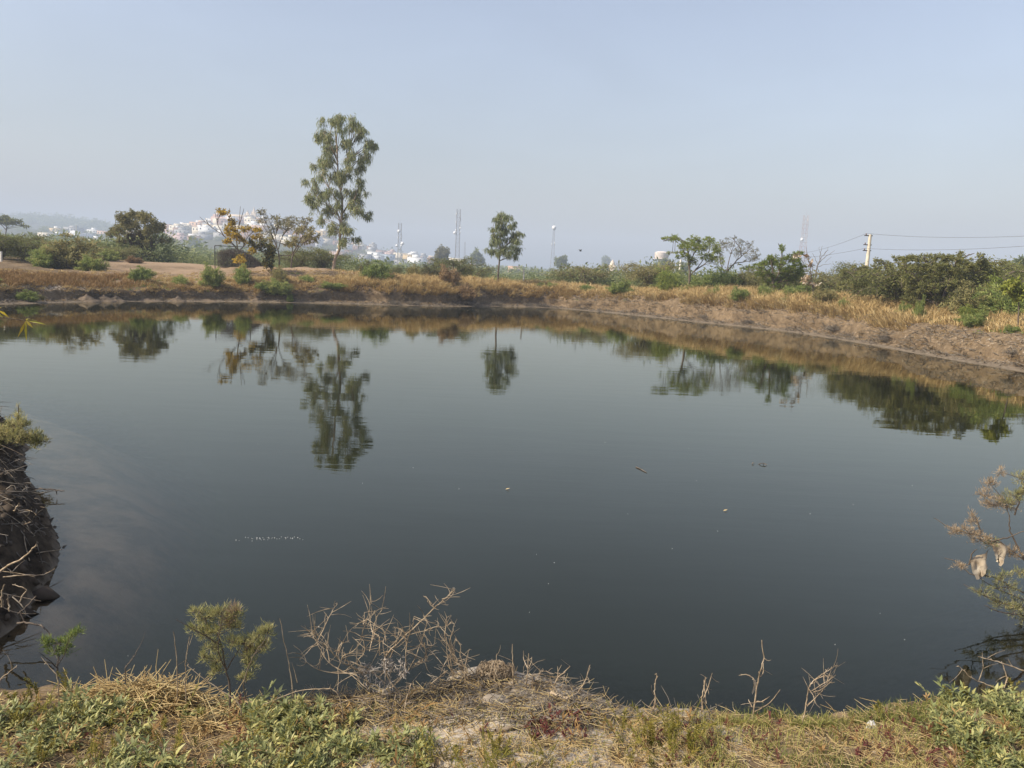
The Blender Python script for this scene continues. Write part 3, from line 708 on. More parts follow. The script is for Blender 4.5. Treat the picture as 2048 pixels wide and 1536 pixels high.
def proto_tamarisk(seed, R=.9, H=1.4, stems=16, nl=4500, L=.13, W=.028):
    """feathery bush: a mound of plumes of fine needles reaching to the ground"""
    rng = np.random.default_rng(seed); mb_b, mb_l = MB(), MB(); per = nl // (stems * 8)
    lob = rng.uniform(0, 6, 3)
    for i in range(stems):
        a = rng.uniform(0, 2 * pi); f0 = rng.uniform(0, 1) ** .5; rr = R * f0 * (1 + .22 * sin(3 * a + lob[0]) + .12 * sin(5 * a + lob[1])); hh = H * (1.02 - .72 * f0 ** 2.2) * rng.uniform(.62, 1.05)
        s0 = np.array([cos(a) * rr * .35, sin(a) * rr * .35, 0]); e = np.array([cos(a) * rr, sin(a) * rr, hh]); m = np.array([cos(a) * rr * .75, sin(a) * rr * .75, hh * .5])
        Q = bez(s0[None], m[None], e[None], 8)[0]; tubes(mb_b, Q, np.linspace(.02, .004, 8) * (H / 1.4), 4)
        for j in range(8):
            f = rng.integers(1, 8); p = Q[f]; a2 = a + rng.normal(0, 1.2); l = H * rng.uniform(.12, .30)
            e2 = p + np.array([cos(a2) * l * .8, sin(a2) * l * .8, l * rng.uniform(-.1, .8)])
            Q2 = bez(p[None], ((p + e2) / 2 + [0, 0, .1 * l])[None], e2[None], 5)[0]; tubes(mb_b, Q2, np.linspace(.007, .002, 5) * (H / 1.4), 3)
            u = rng.uniform(0, 3.999, per); k = u.astype(int); P = Q2[k] + (Q2[k + 1] - Q2[k]) * (u - k)[:, None]
            P = P + rng.normal(0, L * .45, (per, 3)); P[:, 2] = np.abs(P[:, 2])
            D = nrm(e2 - p)[None] * .8 + rng.normal(0, .6, (per, 3)) + np.array([0, 0, .25])
            tint = np.clip(.48 + rng.normal(0, .16, per) + rng.normal(0, .14), 0, 1)
            leaves(mb_l, P, D, L * rng.uniform(.6, 1.4, per), W * rng.uniform(.7, 1.3, per), rng, tint)
    return mb_b, mb_l

THORN = [[p[0].mesh('stems', M_BARK, True), p[1]] for p in [proto_thorn(s, 2.0, 2.1, 9, .12, 7500) for s in (1, 2, 3)]]
THORN_G = [(a, b.mesh('crown', M_PROS)) for a, b in THORN]
THORN_O = [(a, b.mesh('crown', M_OLIVE)) for a, b in THORN]
TAM = [(a.mesh('stems', M_BARK, True), b.mesh('crown', M_TAM)) for a, b in [proto_tamarisk(s, 1.0, 1.35, 34, 8200, .13, .04) for s in (11, 12, 13)]]

def shrub(name, label, cat, loc, protos, k, sc=1.0, rz=0.0, group=None):
    t = thing(name, label, cat, loc, rz, group, sc)
    put('stems', protos[k][0], t); put('crown', protos[k][1], t)
    return t
# ------------------------------------------------------------------ trees on and behind the far bank
Z1 = lambda x, y: (0 + x / 4.876, 400 + y / 4.876)
Z2 = lambda x, y: (380 + x / 4.876, 390 + y / 4.876)
Z3 = lambda x, y: (760 + x / 4.876, 390 + y / 4.876)
Z4 = lambda x, y: (1130 + x / 4.876, 400 + y / 4.876)
Z5 = lambda x, y: (1480 + x / 6.4, 420 + y / 6.4)
Z6 = lambda x, y: (1680 + x / 5.565, 440 + y / 5.565)
Z7 = lambda x, y: (590 + x / 4.39, 210 + y / 4.39)

clump_tree('eucalyptus_tree', 'tall slender eucalyptus with drooping leaves and a pale curved trunk', 'tree', 84, Z7, (338, 1440),
  [[(338, 1440), (348, 1360), (388, 1265), (395, 1150), (412, 950), (412, 800), (385, 680), (372, 450), (365, 330), (352, 200), (365, 110)],
   [(395, 720), (440, 620), (460, 540), (472, 400), (520, 250)], [(408, 900), (330, 780), (240, 640)], [(410, 960), (500, 860), (600, 960)], [(375, 500), (320, 360), (250, 240)], [(400, 1050), (360, 930), (220, 860)]],
  [(240, 235, 55, 80), (215, 250, 30, 50), (330, 300, 60, 80), (390, 150, 80, 60), (340, 140, 40, 40), (470, 190, 60, 70), (580, 230, 75, 85), (545, 160, 30, 40), (650, 320, 55, 75), (610, 430, 70, 90), (690, 350, 30, 40),
   (295, 380, 60, 70), (440, 330, 60, 70), (230, 510, 55, 65), (325, 490, 55, 60), (500, 480, 70, 70), (560, 570, 55, 55), (270, 620, 75, 70), (170, 660, 45, 40), (380, 640, 60, 60), (470, 630, 65, 70), (590, 670, 35, 65),
   (150, 800, 50, 45), (235, 770, 60, 60), (330, 770, 75, 70), (480, 770, 75, 75), (555, 760, 35, 40), (200, 890, 45, 80), (205, 990, 25, 45), (290, 900, 65, 70), (390, 900, 50, 80), (510, 880, 75, 80), (575, 930, 40, 60), (635, 975, 30, 35),
   (325, 1080, 45, 75), (440, 1060, 55, 75), (425, 1180, 38, 45), (490, 1090, 35, 40), (520, 1165, 25, 30)],
  101, M_EUC, L=.50, W=.062, style='droop', dens=1.8, split=3, barkmat=M_BARKE, r0=.18, depth=.55, tw_r=.018, limb_r=.05, per=13, tone=.5)

clump_tree('young_eucalyptus_tree', 'small straight eucalyptus with an oval crown standing alone on the bank', 'tree', 69, Z3, (1145, 865),
  [[(1145, 865), (1165, 600), (1172, 450), (1180, 300), (1190, 190)], [(1168, 560), (1220, 500), (1300, 420)], [(1172, 470), (1120, 420), (1090, 350)]],
  [(1190, 205, 45, 45), (1240, 215, 40, 50), (1145, 245, 45, 30), (1185, 290, 80, 45), (1275, 300, 45, 40), (1105, 320, 35, 40), (1200, 365, 80, 45), (1100, 395, 60, 45), (1310, 370, 55, 50), (1100, 465, 55, 50),
   (1250, 430, 85, 60), (1335, 445, 55, 45), (1090, 540, 45, 35), (1200, 520, 75, 55), (1310, 520, 60, 55), (1140, 575, 25, 25), (1250, 585, 55, 35), (1325, 590, 25, 30)],
  102, M_EUC, L=.34, W=.05, style='droop', dens=2.0, split=3, r0=.085, depth=.6, tw_r=.012, limb_r=.028, per=12, tone=.56)

clump_tree('round_tree', 'dense round-topped tree with a dark vine-choked trunk, left of the thorn pen', 'tree', 112, Z1, (1370, 615),
  [[(1370, 615), (1350, 480), (1330, 350), (1330, 220)], [(1400, 600), (1420, 450), (1450, 330), (1480, 240)], [(1340, 600), (1290, 450), (1230, 330), (1120, 280)], [(1350, 470), (1390, 330), (1410, 200)], [(1500, 590), (1510, 430), (1530, 350)]],
  [(1050, 290, 80, 45), (1150, 240, 90, 60), (1240, 175, 75, 65), (1330, 140, 80, 45), (1420, 160, 85, 55), (1490, 225, 65, 70), (1520, 325, 55, 65), (1240, 300, 90, 75), (1380, 250, 95, 70), (1180, 390, 55, 45), (1300, 370, 70, 60), (1400, 350, 80, 60), (1565, 390, 30, 30), (1470, 420, 60, 60)],
  103, M_OLIVE, L=.30, W=.11, dens=4.4, split=3, r0=.22, depth=.7, tw_r=.025, limb_r=.06, per=13, tone=.42)
tv = clump_tree('vine_thicket', 'dark tangle of vines and dead stems round the foot of the round tree', 'thicket', 110.5, Z1, (1390, 618),
  [[(1390, 618), (1380, 520), (1360, 420)]],
  [(1320, 370, 70, 60), (1420, 390, 70, 60), (1340, 430, 85, 70), (1350, 500, 100, 80), (1400, 560, 130, 60), (1480, 535, 70, 70), (1400, 470, 90, 70), (1310, 570, 50, 40), (1430, 470, 50, 60)],
  104, leaf_mat('vine_leaf', [(.035, .025, .015), (.075, .052, .03), (.12, .09, .045)], .2), L=.32, W=.10, dens=2.6, r0=.1, depth=.7, tw_r=.025, limb_r=.05, per=11)

clump_tree('yellow_leaved_tree', 'spreading tree with yellow and green leaves and bare top twigs', 'tree', 82, Z2, (497, 745),
  [[(497, 745), (490, 690), (480, 600), (468, 540), (455, 420), (480, 260), (492, 110)], [(470, 540), (410, 470), (330, 400), (190, 300), (90, 212)], [(475, 560), (520, 490), (560, 400), (660, 320)],
   [(485, 620), (560, 560), (680, 500)], [(330, 400), (280, 300), (250, 170)], [(455, 420), (400, 300), (390, 130)], [(480, 300), (520, 130)], [(190, 300), (150, 225)]],
  [(330, 170, 60, 32), (300, 150, 30, 15), (400, 260, 45, 40), (380, 455, 45, 28), (430, 330, 55, 50), (540, 330, 75, 45), (450, 400, 70, 50), (510, 440, 55, 45), (650, 340, 45, 22), (650, 420, 50, 35), (610, 550, 45, 25), (500, 600, 50, 30), (500, 650, 40, 22), (505, 690, 25, 25), (350, 380, 40, 30)],
  105, M_YEL, L=.24, W=.12, dens=2.1, r0=.10, depth=.55, tw_r=.012, limb_r=.03, per=8, tone=.72, tvar=.55)
clump_tree('leafy_branch_tree', 'low dark green and gold leafy tree between yellow tree and bare tree', 'tree', 81.3, Z2, (800, 735),
  [[(800, 735), (770, 660), (730, 590), (700, 520)], [(760, 640), (800, 580), (810, 540)]],
  [(620, 490, 45, 38), (700, 485, 85, 45), (780, 520, 50, 40), (740, 550, 60, 35), (800, 570, 40, 30), (760, 620, 50, 50), (740, 680, 45, 35), (800, 660, 35, 40)],
  106, leaf_mat('gold_green_leaf', [(.035, .042, .012), (.075, .08, .02), (.20, .165, .02), (.33, .24, .03)], .35), L=.26, W=.14, dens=1.7, r0=.06, depth=.6, tw_r=.012, per=9, tone=.5, tvar=.5)

clump_tree('open_crowned_tree', 'open wiry tree with sparse grey-green leaves on forked grey branches', 'tree', 80, Z2, (872, 745),
  [[(872, 745), (868, 590), (850, 520), (800, 400), (730, 330), (660, 210)], [(850, 520), (830, 400), (780, 260), (720, 150)], [(862, 530), (900, 400), (1000, 300), (1150, 235)], [(868, 590), (990, 582), (1050, 510), (1190, 420)],
   [(830, 400), (880, 300), (900, 210)], [(900, 400), (960, 330), (1040, 230)], [(800, 400), (740, 260), (690, 230)], [(990, 582), (1080, 430), (1120, 320)]],
  [(720, 190, 65, 35), (830, 215, 75, 32), (920, 245, 80, 50), (1060, 240, 90, 35), (1165, 235, 50, 25), (800, 330, 85, 55), (950, 330, 85, 50), (680, 250, 45, 35), (870, 280, 60, 40), (1010, 280, 70, 40)],
  107, M_GREYL, L=.19, W=.075, dens=2.6, r0=.085, depth=.6, tw_r=.014, limb_r=.03, per=6, tone=.5)
clump_tree('olive_crowned_tree', 'rounded olive tree leaning right behind the open wiry tree', 'tree', 88, Z2, (985, 700),
  [[(985, 700), (1000, 590), (1050, 490), (1120, 400)], [(1010, 580), (1110, 470), (1210, 430)], [(1000, 600), (1000, 480), (1040, 380)]],
  [(1110, 335, 80, 60), (1190, 400, 65, 55), (1040, 430, 70, 60), (1120, 430, 80, 55), (1220, 430, 35, 35), (1030, 350, 55, 50), (740, 430, 60, 40), (960, 470, 60, 50)],
  108, M_OLIVE, L=.24, W=.11, dens=2.0, r0=.10, depth=.6, tw_r=.016, limb_r=.04, per=9, tone=.6)

clump_tree('green_acacia_tree', 'fresh green flat-topped acacia with a forked brown trunk', 'tree', 51, Z4, (1205, 895),
  [[(1205, 895), (1215, 740), (1210, 620), (1200, 500), (1180, 420), (1080, 372), (960, 402)], [(1215, 740), (1290, 655), (1330, 600), (1400, 500)], [(1200, 520), (1120, 510), (1010, 518)], [(1212, 640), (1270, 520), (1330, 420)], [(1250, 700), (1370, 620), (1430, 560)]],
  [(1080, 382, 80, 30), (1180, 440, 60, 45), (1000, 376, 50, 13), (1050, 514, 50, 10), (1150, 485, 60, 38), (1300, 400, 85, 42), (1400, 385, 75, 32), (1260, 470, 85, 55), (1370, 455, 85, 55), (1190, 545, 70, 38), (1320, 550, 105, 55), (1250, 605, 70, 45), (1425, 575, 65, 55), (1460, 500, 50, 45)],
  109, M_LIME, L=.12, W=.036, style='flat', dens=3.8, r0=.085, depth=.7, tw_r=.008, limb_r=.022, per=13, tone=.5)
clump_tree('arching_acacia_tree', 'thin grey acacia with arching half-bare crown right of green acacia', 'tree', 54, Z4, (1560, 880),
  [[(1560, 880), (1575, 720), (1650, 620), (1720, 550), (1820, 470)], [(1575, 720), (1600, 560), (1640, 420)], [(1650, 620), (1760, 600), (1880, 590)], [(1570, 760), (1510, 600), (1500, 450)], [(1720, 550), (1700, 470), (1620, 370)]],
  [(1600, 430, 80, 50), (1700, 425, 80, 50), (1625, 372, 50, 15), (1505, 430, 55, 40), (1785, 470, 85, 50), (1680, 520, 95, 55), (1860, 560, 65, 55), (1510, 530, 60, 50), (1780, 560, 70, 45), (1480, 640, 40, 45), (1600, 660, 60, 40)],
  110, M_GREYL, L=.11, W=.03, style='flat', dens=2.2, r0=.07, depth=.7, tw_r=.010, limb_r=.022, per=9, tone=.4)
clump_tree('yellow_green_acacia_tree', 'wide yellow-green acacia with a short reddish trunk left of the bare tree', 'tree', 44, Z5, (410, 1095),
  [[(410, 1095), (430, 960), (400, 860), (300, 720)], [(430, 960), (500, 820), (600, 660), (720, 560)], [(430, 950), (420, 760), (400, 620)], [(440, 960), (600, 860), (740, 700)], [(500, 780), (530, 560), (475, 430)]],
  [(180, 740, 105, 40), (300, 700, 115, 60), (400, 615, 95, 50), (520, 650, 105, 65), (640, 640, 95, 55), (720, 555, 55, 30), (480, 760, 115, 55), (620, 765, 115, 70), (300, 815, 95, 55), (760, 685, 70, 65), (560, 880, 115, 75), (690, 900, 95, 80), (370, 920, 85, 60), (505, 500, 18, 50), (720, 790, 55, 60), (470, 700, 80, 50)],
  111, M_LIME, L=.11, W=.034, style='flat', dens=4.8, r0=.09, depth=.7, tw_r=.008, limb_r=.022, per=13, tone=.40)
# bare tree beside it
t = thing('bare_tree', 'leafless grey tree with upswept forks between the acacia and the power pole', 'tree', np.array([*at(*Z5(950, 900), 58.5)[:2], gz(*at(*Z5(950, 900), 58.5)[:2])]))
mbt = MB(); rng = np.random.default_rng(112); b0 = np.array(t.location)
for st, r in [([(950, 1100), (965, 830), (1000, 700), (1020, 640), (1030, 540), (1060, 460)], .06), ([(1000, 700), (960, 620), (925, 550)], .022), ([(1020, 640), (1080, 560), (1120, 510)], .02), ([(1005, 690), (1090, 600), (1160, 560), (1215, 515)], .025), ([(985, 740), (1070, 700), (1175, 695)], .02), ([(1060, 590), (1110, 530), (1130, 480)], .014), ([(975, 790), (920, 740), (890, 690)], .018), ([(1090, 670), (1140, 620), (1170, 600)], .012), ([(1030, 560), (1010, 500), (1015, 470)], .01)]:
    P = np.array([at(*Z5(*p), 58.5) for p in st]) - b0
    if r > .05: P[0] = (0, 0, -.1)
    tube_path(mbt, P, r, .007, 5, 4, wob=.02, rng=rng)
mbt.build('trunk', M_DEADD, t, True)
# sapling with a few pale leaves
t = clump_tree('sapling', 'thin grey sapling with a few pale dried leaves at the bank edge', 'sapling', 38.5, Z5, (935, 1195),
  [[(935, 1195), (935, 1000), (910, 850), (890, 700), (860, 560), (850, 480)], [(905, 820), (840, 740), (800, 650)], [(915, 870), (930, 740), (935, 690)], [(880, 640), (910, 590)]],
  [(850, 870, 22, 22), (870, 940, 30, 14), (930, 965, 40, 14), (840, 910, 18, 20), (730, 575, 40, 30), (850, 600, 30, 35), (890, 690, 25, 25)],
  113, leaf_mat('pale_dry_leaf', [(.22, .12, .06), (.36, .24, .13), (.55, .48, .38)], .2), L=.15, W=.08, dens=.7, r0=.028, depth=.3, tw_r=.006, limb_r=.009, per=4, tone=.6, tvar=.6)
# thorn tree thicket at the right
clump_tree('large_thorn_tree', 'broad dark green thorn tree with many stems, largest in the right-hand thicket', 'tree', 32, Z6, (1100, 985),
  [[(1100, 985), (1150, 850), (1200, 720), (1260, 560), (1300, 440)], [(1090, 980), (1060, 820), (1020, 640), (960, 480), (920, 400)], [(1120, 960), (1000, 800), (860, 660), (750, 600)], [(1130, 940), (1300, 760), (1450, 600), (1600, 500)], [(1350, 980), (1400, 800), (1500, 620)], [(1300, 460), (1420, 400), (1500, 370)]],
  [(850, 420, 100, 35), (960, 420, 100, 50), (1080, 420, 100, 50), (1200, 440, 100, 50), (1320, 450, 100, 50), (1440, 400, 60, 25), (1450, 480, 90, 45), (1560, 480, 90, 40), (1650, 520, 80, 40), (1780, 490, 70, 22), (760, 440, 60, 30), (780, 520, 90, 50),
   (900, 540, 110, 60), (1040, 530, 110, 60), (1180, 540, 110, 60), (1320, 560, 110, 60), (1460, 580, 110, 60), (1590, 600, 100, 60), (1700, 590, 60, 40), (800, 640, 110, 60), (950, 660, 120, 60), (1100, 660, 110, 70), (1260, 680, 110, 70), (1410, 700, 110, 70), (1560, 720, 100, 70),
   (820, 760, 100, 70), (960, 790, 110, 70), (1180, 800, 80, 70), (1330, 820, 110, 80), (1480, 830, 90, 70), (900, 880, 100, 60), (1060, 900, 70, 60), (1240, 920, 90, 50), (1420, 920, 80, 50)],
  114, M_PROS, L=.10, W=.032, style='flat', dens=5.2, r0=.075, depth=.55, tw_r=.008, limb_r=.02, per=13, tone=.55)
clump_tree('spreading_thorn_tree', 'wide thorn tree below the power pole, left end of the right-hand thicket', 'tree', 37, Z6, (420, 900),
  [[(420, 900), (440, 760), (480, 620), (520, 500)], [(410, 880), (330, 720), (230, 580), (120, 560)], [(430, 860), (560, 700), (660, 560)], [(520, 520), (470, 460), (410, 440)]],
  [(440, 480, 70, 30), (540, 490, 90, 40), (640, 520, 80, 45), (340, 530, 80, 40), (240, 560, 90, 45), (440, 580, 110, 60), (570, 600, 110, 60), (320, 640, 100, 60), (180, 630, 90, 50), (100, 590, 50, 30), (680, 640, 80, 60), (500, 700, 110, 60), (380, 740, 110, 70), (240, 720, 100, 60), (120, 700, 80, 60), (640, 760, 90, 70), (60, 740, 70, 60)],
  115, M_PROS, L=.10, W=.032, style='flat', dens=4.8, r0=.06, depth=.6, tw_r=.008, limb_r=.02, per=12, tone=.60)
clump_tree('flat_topped_tree', 'hazy umbrella-shaped acacia rising behind bushes at the left edge', 'tree', 190, Z1, (40, 420),
  [[(40, 420), (55, 340), (65, 270)], [(60, 300), (110, 240)], [(62, 290), (10, 240)]],
  [(20, 195, 70, 28), (90, 190, 70, 25), (150, 220, 60, 22), (60, 225, 80, 28), (-60, 210, 70, 30), (200, 245, 25, 10)],
  116, M_PROS, L=.5, W=.25, style='flat', dens=2.6, r0=.25, depth=.8, tw_r=.04, limb_r=.09, per=9, tone=.5)

# ------------------------------------------------------------------ shrubs along the bank and behind it
TAM_L = [(a, b.copy()) for a, b in TAM]
for _, m in TAM_L: m.materials[0] = M_LIME
TAM_O = [(a, b.copy()) for a, b in TAM]
for _, m in TAM_O: m.materials[0] = M_OLIVE
TAM_D = [(a, b.copy()) for a, b in TAM]
M_DRYB = leaf_mat('dry_bush_leaf', [(.17, .10, .045), (.30, .20, .10), (.42, .30, .17)], .25)
for _, m in TAM_D: m.materials[0] = M_DRYB
def bush(px, t, sc, protos, k, label, name='shrub', cat='shrub', Y=None, rz=0.0, dz=-.06):
    kf = KF(px, Y or 50); sc = tuple(np.array(sc) * kf) if not np.isscalar(sc) else sc * kf
    if Y is not None: Y = Y * kf
    if Y is None: p = far_at(px, t * kf)
    else:
        p = at(px, 560, Y); p = np.array([p[0], Y, gz(p[0], Y)])
    p = p + np.array([0, 0, dz])
    return shrub(name, label, cat, p, protos, k, sc, rz)
B = bush
B(135, 0, (3.2, 2.6, 2.6), TAM_O, 0, 'large yellow-green feathery bush on the left bank above rust-coloured grass', 'tamarisk_bush', 'bush', 90)
B(182, 0, (1.5, 1.4, 1.3), TAM, 1, 'low green bush at the right foot of the large yellow-green bush', 'tamarisk_bush', 'bush', 87)
B(88, 0, (1.6, 1.5, 1.7), TAM, 2, 'bluish-green bush at left foot of the large yellow-green bush', 'tamarisk_bush', 'bush', 89)
B(48, 0, (1.9, 1.7, 1.7), THORN_G, 0, 'dark thorn bush filling the gap left of the large yellow-green bush', 'thorn_bush', 'bush', 96)
B(8, 0, (2.0, 1.7, 1.8), THORN_G, 1, 'arching thorn bush cut by the left edge of the picture', 'thorn_bush', 'bush', 97, 1.0)
B(22, 8.5, .75, TAM, 1, 'small green bush on bare soil below the arching thorn bush', 'tamarisk_bush', 'bush')
B(50, 4.5, (1.2, .9, .45), TAM, 2, 'low green mat on the pale crust near the left edge', 'tamarisk_bush', 'bush')
B(72, 1.1, (.9, .8, .75), TAM, 0, 'green bush hanging down the eroded bank at far left', 'tamarisk_bush', 'bush')
B(105, 1.4, (.5, .5, .55), TAM_O, 1, 'small olive tuft on the left bank lip', 'tamarisk_bush', 'bush')
B(325, 5.0, (1.0, .9, 1.1), TAM, 0, 'green bush on the left slope below the round tree', 'tamarisk_bush', 'bush')
B(352, 7.5, (.95, .8, .75), TAM, 1, 'dark low bush on the rise right of the bush under the round tree', 'tamarisk_bush', 'bush')
B(392, 4.0, (.9, .8, .7), TAM, 2, 'low green bush left of the rounded bank bush', 'tamarisk_bush', 'bush')
B(444, 2.8, (1.1, 1.0, 1.65), TAM, 1, 'rounded blue-green bush on the bank in front of the thorn pen', 'tamarisk_bush', 'bush')
B(508, 4.0, (.95, .9, 1.35), TAM, 2, 'pale feathery bush beside the yellow-leaved tree', 'tamarisk_bush', 'bush')
B(535, 2.0, (.9, .8, .7), TAM, 0, 'green bush overhanging the bank left of the open tree', 'tamarisk_bush', 'bush')
B(560, 1.5, (1.2, .9, 1.05), TAM, 1, 'wide dark green bush overhanging the bank below the open tree', 'tamarisk_bush', 'bush')
B(576, 3.2, (.9, .9, 1.25), TAM_O, 2, 'upright olive bush on the bank below the open tree', 'tamarisk_bush', 'bush')
B(581, .5, (.3, .3, .6), TAM, 0, 'little green plant at the waterline below the open tree', 'waterside_plant', 'plant')
B(632, 4.0, (.9, .7, .45), TAM, 2, 'low green patch of bush on the bank left of the eucalyptus foot', 'tamarisk_bush', 'bush')
B(668, 2.0, (1.3, .7, .45), TAM, 1, 'low green mat on bank lip below the tall eucalyptus', 'tamarisk_bush', 'bush')
B(600, 0, (1.7, 1.5, 1.25), THORN_G, 2, 'left part of the wide dark thorn bushes behind the tall eucalyptus', 'thorn_bush', 'bush', 93)
B(645, 0, (1.9, 1.6, 1.35), THORN_G, 0, 'wide dark thorn bush directly left of the eucalyptus trunk', 'thorn_bush', 'bush', 92, .8)
B(700, 0, (1.7, 1.5, 1.15), THORN_G, 1, 'wide dark thorn bush directly right of the eucalyptus trunk', 'thorn_bush', 'bush', 93, 2.1)
B(762, 4.2, (1.35, 1.3, 1.35), TAM, 0, 'round green bush on the bank right of the tall eucalyptus', 'tamarisk_bush', 'bush')
B(782, 0, (.85, .8, 1.15), THORN_G, 1, 'dark upright thorn bush behind the round green bush', 'thorn_bush', 'bush', 84)
B(735, 0, (1.2, 1.1, 1.0), TAM_O, 2, 'olive bush between the eucalyptus and the round green bush', 'tamarisk_bush', 'bush', 82)
B(832, 0, (1.3, 1.2, 1.2), TAM_O, 0, 'yellowish bush behind dry grass right of the dark upright bush', 'tamarisk_bush', 'bush', 82)
B(860, 0, (1.3, 1.2, 1.25), TAM_O, 1, 'yellow-green bush left of the thorn bush below the tallest mast', 'tamarisk_bush', 'bush', 79)
B(905, 0, (1.5, 1.3, 1.45), THORN_G, 2, 'spreading thorn bush below the tallest mast', 'thorn_bush', 'bush', 80, .4)
B(900, 6.0, (.8, .8, .9), TAM_O, 2, 'yellow-tipped bush in the dry grass below the tallest mast', 'tamarisk_bush', 'bush')
B(945, 0, (1.6, 1.3, 1.2), THORN_G, 0, 'low arching thorn bush left of the small eucalyptus', 'thorn_bush', 'bush', 82, 1.7)
B(937, 3.0, (1.0, .9, 1.25), TAM_D, 1, 'dry rust-brown bush on the bank left of the small eucalyptus', 'dry_bush', 'bush')
B(945, 1.2, (1.0, .8, .9), TAM_D, 2, 'dry brown bush drooping to the water left of the small eucalyptus', 'dry_bush', 'bush')
B(1004, 5.2, (.45, .45, .38), TAM, 0, 'tiny green bush at the foot of the small eucalyptus', 'tamarisk_bush', 'bush')
B(1034, 5.5, (.55, .5, .35), TAM, 1, 'small green bush left of the whitewashed fence post', 'tamarisk_bush', 'bush')
for i, (px, t, s, lab) in enumerate([(1082, 3.2, .36, 'leftmost of three dark green creepers on the bank under the thin dish mast'), (1098, 2.6, .42, 'middle of three dark green creepers on the bank under the thin dish mast'), (1135, 3.0, .48, 'rightmost of three dark green creepers on the bank under the thin dish mast')]):
    B(px, t, (s * 1.5, s * 1.2, s * .8), TAM, i, lab, 'creeper', 'plant')
B(1195, 2.2, (.85, .8, .8), TAM, 0, 'rounded green bush on the bank slope near the bend of the shore', 'tamarisk_bush', 'bush')
B(1222, 5.5, (1.3, 1.1, 1.1), TAM, 1, 'larger green bush on the bank top behind the rounded slope bush', 'tamarisk_bush', 'bush')
B(1263, 3.0, (.75, .75, 1.15), TAM_L, 2, 'upright bright green bush on the bank, right of the larger green bush', 'tamarisk_bush', 'bush')
B(1292, 3.2, (.55, .5, .35), TAM, 0, 'low creeper on the bank right of the upright bright bush', 'creeper', 'plant')
B(1300, 0, (1.15, 1.1, 1.2), THORN_O, 1, 'dark bushy thorn tree in front of the water tank', 'thorn_bush', 'bush', 57)
B(1172, 0, (1.5, 1.3, 1.15), THORN_O, 2, 'arching thin thorn bush behind the bend of the shore', 'thorn_bush', 'bush', 70)
B(1338, 0, (1.0, .9, .85), TAM, 2, 'grey-green bush between the thorn tree and the green acacia', 'tamarisk_bush', 'bush', 53)
B(1412, 0, (1.1, 1.0, .95), TAM, 0, 'dark green bush at the foot of the green acacia', 'tamarisk_bush', 'bush', 50)
B(1450, 0, (1.1, 1.0, 1.15), TAM, 1, 'grey-green bush under the arching half-bare acacia', 'tamarisk_bush', 'bush', 51)
B(1500, 0, (1.0, 1.0, 1.2), TAM_O, 2, 'olive bush between the arching acacia and the yellow-green acacia', 'tamarisk_bush', 'bush', 50)
B(1365, 2.4, (.42, .4, .52), TAM, 0, 'small green tuft on the dry slope below the green acacia', 'tamarisk_bush', 'bush')
B(1430, 1.9, (.6, .5, .55), TAM, 1, 'green bush low on the dry slope below the arching acacia', 'tamarisk_bush', 'bush')
B(1452, 3.0, (.5, .5, .6), TAM, 2, 'green bush high on the dry slope below the arching acacia', 'tamarisk_bush', 'bush')
B(1512, 2.0, (.28, .28, .3), TAM, 0, 'tiny green tuft on the slope below the yellow-green acacia', 'tamarisk_bush', 'bush')
B(1572, 2.2, (.7, .6, .6), TAM_O, 1, 'grey-green bush on the slope left of the sapling', 'tamarisk_bush', 'bush')
B(1612, 2.0, (.35, .35, .4), TAM, 2, 'dark green tuft on the slope just below the sapling', 'tamarisk_bush', 'bush')
B(1600, 0, (.9, .8, .6), TAM, 0, 'green bush at the foot of the yellow-green acacia beside the sapling', 'tamarisk_bush', 'bush', 41.5)
B(1650, 0, (1.0, .9, .95), THORN_G, 1, 'low thorn bush right of the bare tree', 'thorn_bush', 'bush', 47)
B(1690, 0, (1.0, .9, .95), THORN_O, 2, 'brownish low thorn bush left of the short white post', 'thorn_bush', 'bush', 45)
B(1690, 2.6, (.35, .35, .42), TAM, 1, 'small green tuft on the slope left of the bright green bush', 'tamarisk_bush', 'bush')
B(1745, 1.9, (.2, .2, .75), TAM, 0, 'narrow upright green weed on the bank below the bright green bush', 'upright_weed', 'plant')
B(1757, 5.2, (1.15, 1.0, 1.05), TAM_L, 1, 'bright yellow-green bush in front of the right-hand thicket', 'tamarisk_bush', 'bush')
B(1800, 2.8, (.5, .45, .38), TAM_L, 2, 'pale green tuft in dry grass right of the bright bush', 'tamarisk_bush', 'bush')
B(1835, 2.2, (.5, .45, .42), TAM, 0, 'dark green bush on the pale crusted bank right of the bright bush', 'tamarisk_bush', 'bush')
B(1900, 5.8, (.8, .7, .55), TAM, 2, 'grey-green bush at the foot of the large thorn tree', 'tamarisk_bush', 'bush')
B(1960, 0, (1.1, 1.0, .95), TAM_O, 1, 'olive-brown bush at the right end of the thicket', 'tamarisk_bush', 'bush', 29.5)
B(2010, 0, (1.1, 1.0, .85), TAM, 2, 'green bush at the right edge under the yellow-leaved sprig', 'tamarisk_bush', 'bush', 28.5)
B(2030, 0, (1.6, 1.4, 1.3), THORN_G, 0, 'thorn bush behind the right edge of the thicket', 'thorn_bush', 'bush', 37)
B(1795, 0, (1.0, .9, 1.0), THORN_G, 1, 'dense thorn bush filling the left foot of the large thorn tree', 'thorn_bush', 'bush', 35)
B(1850, 0, (1.1, 1.0, 1.05), THORN_G, 2, 'dense thorn bush in shade under the middle of the large thorn tree', 'thorn_bush', 'bush', 34, 1.3)
B(1905, 0, (1.1, 1.0, 1.0), THORN_G, 0, 'dense thorn bush under the right half of the large thorn tree', 'thorn_bush', 'bush', 33, 2.2)
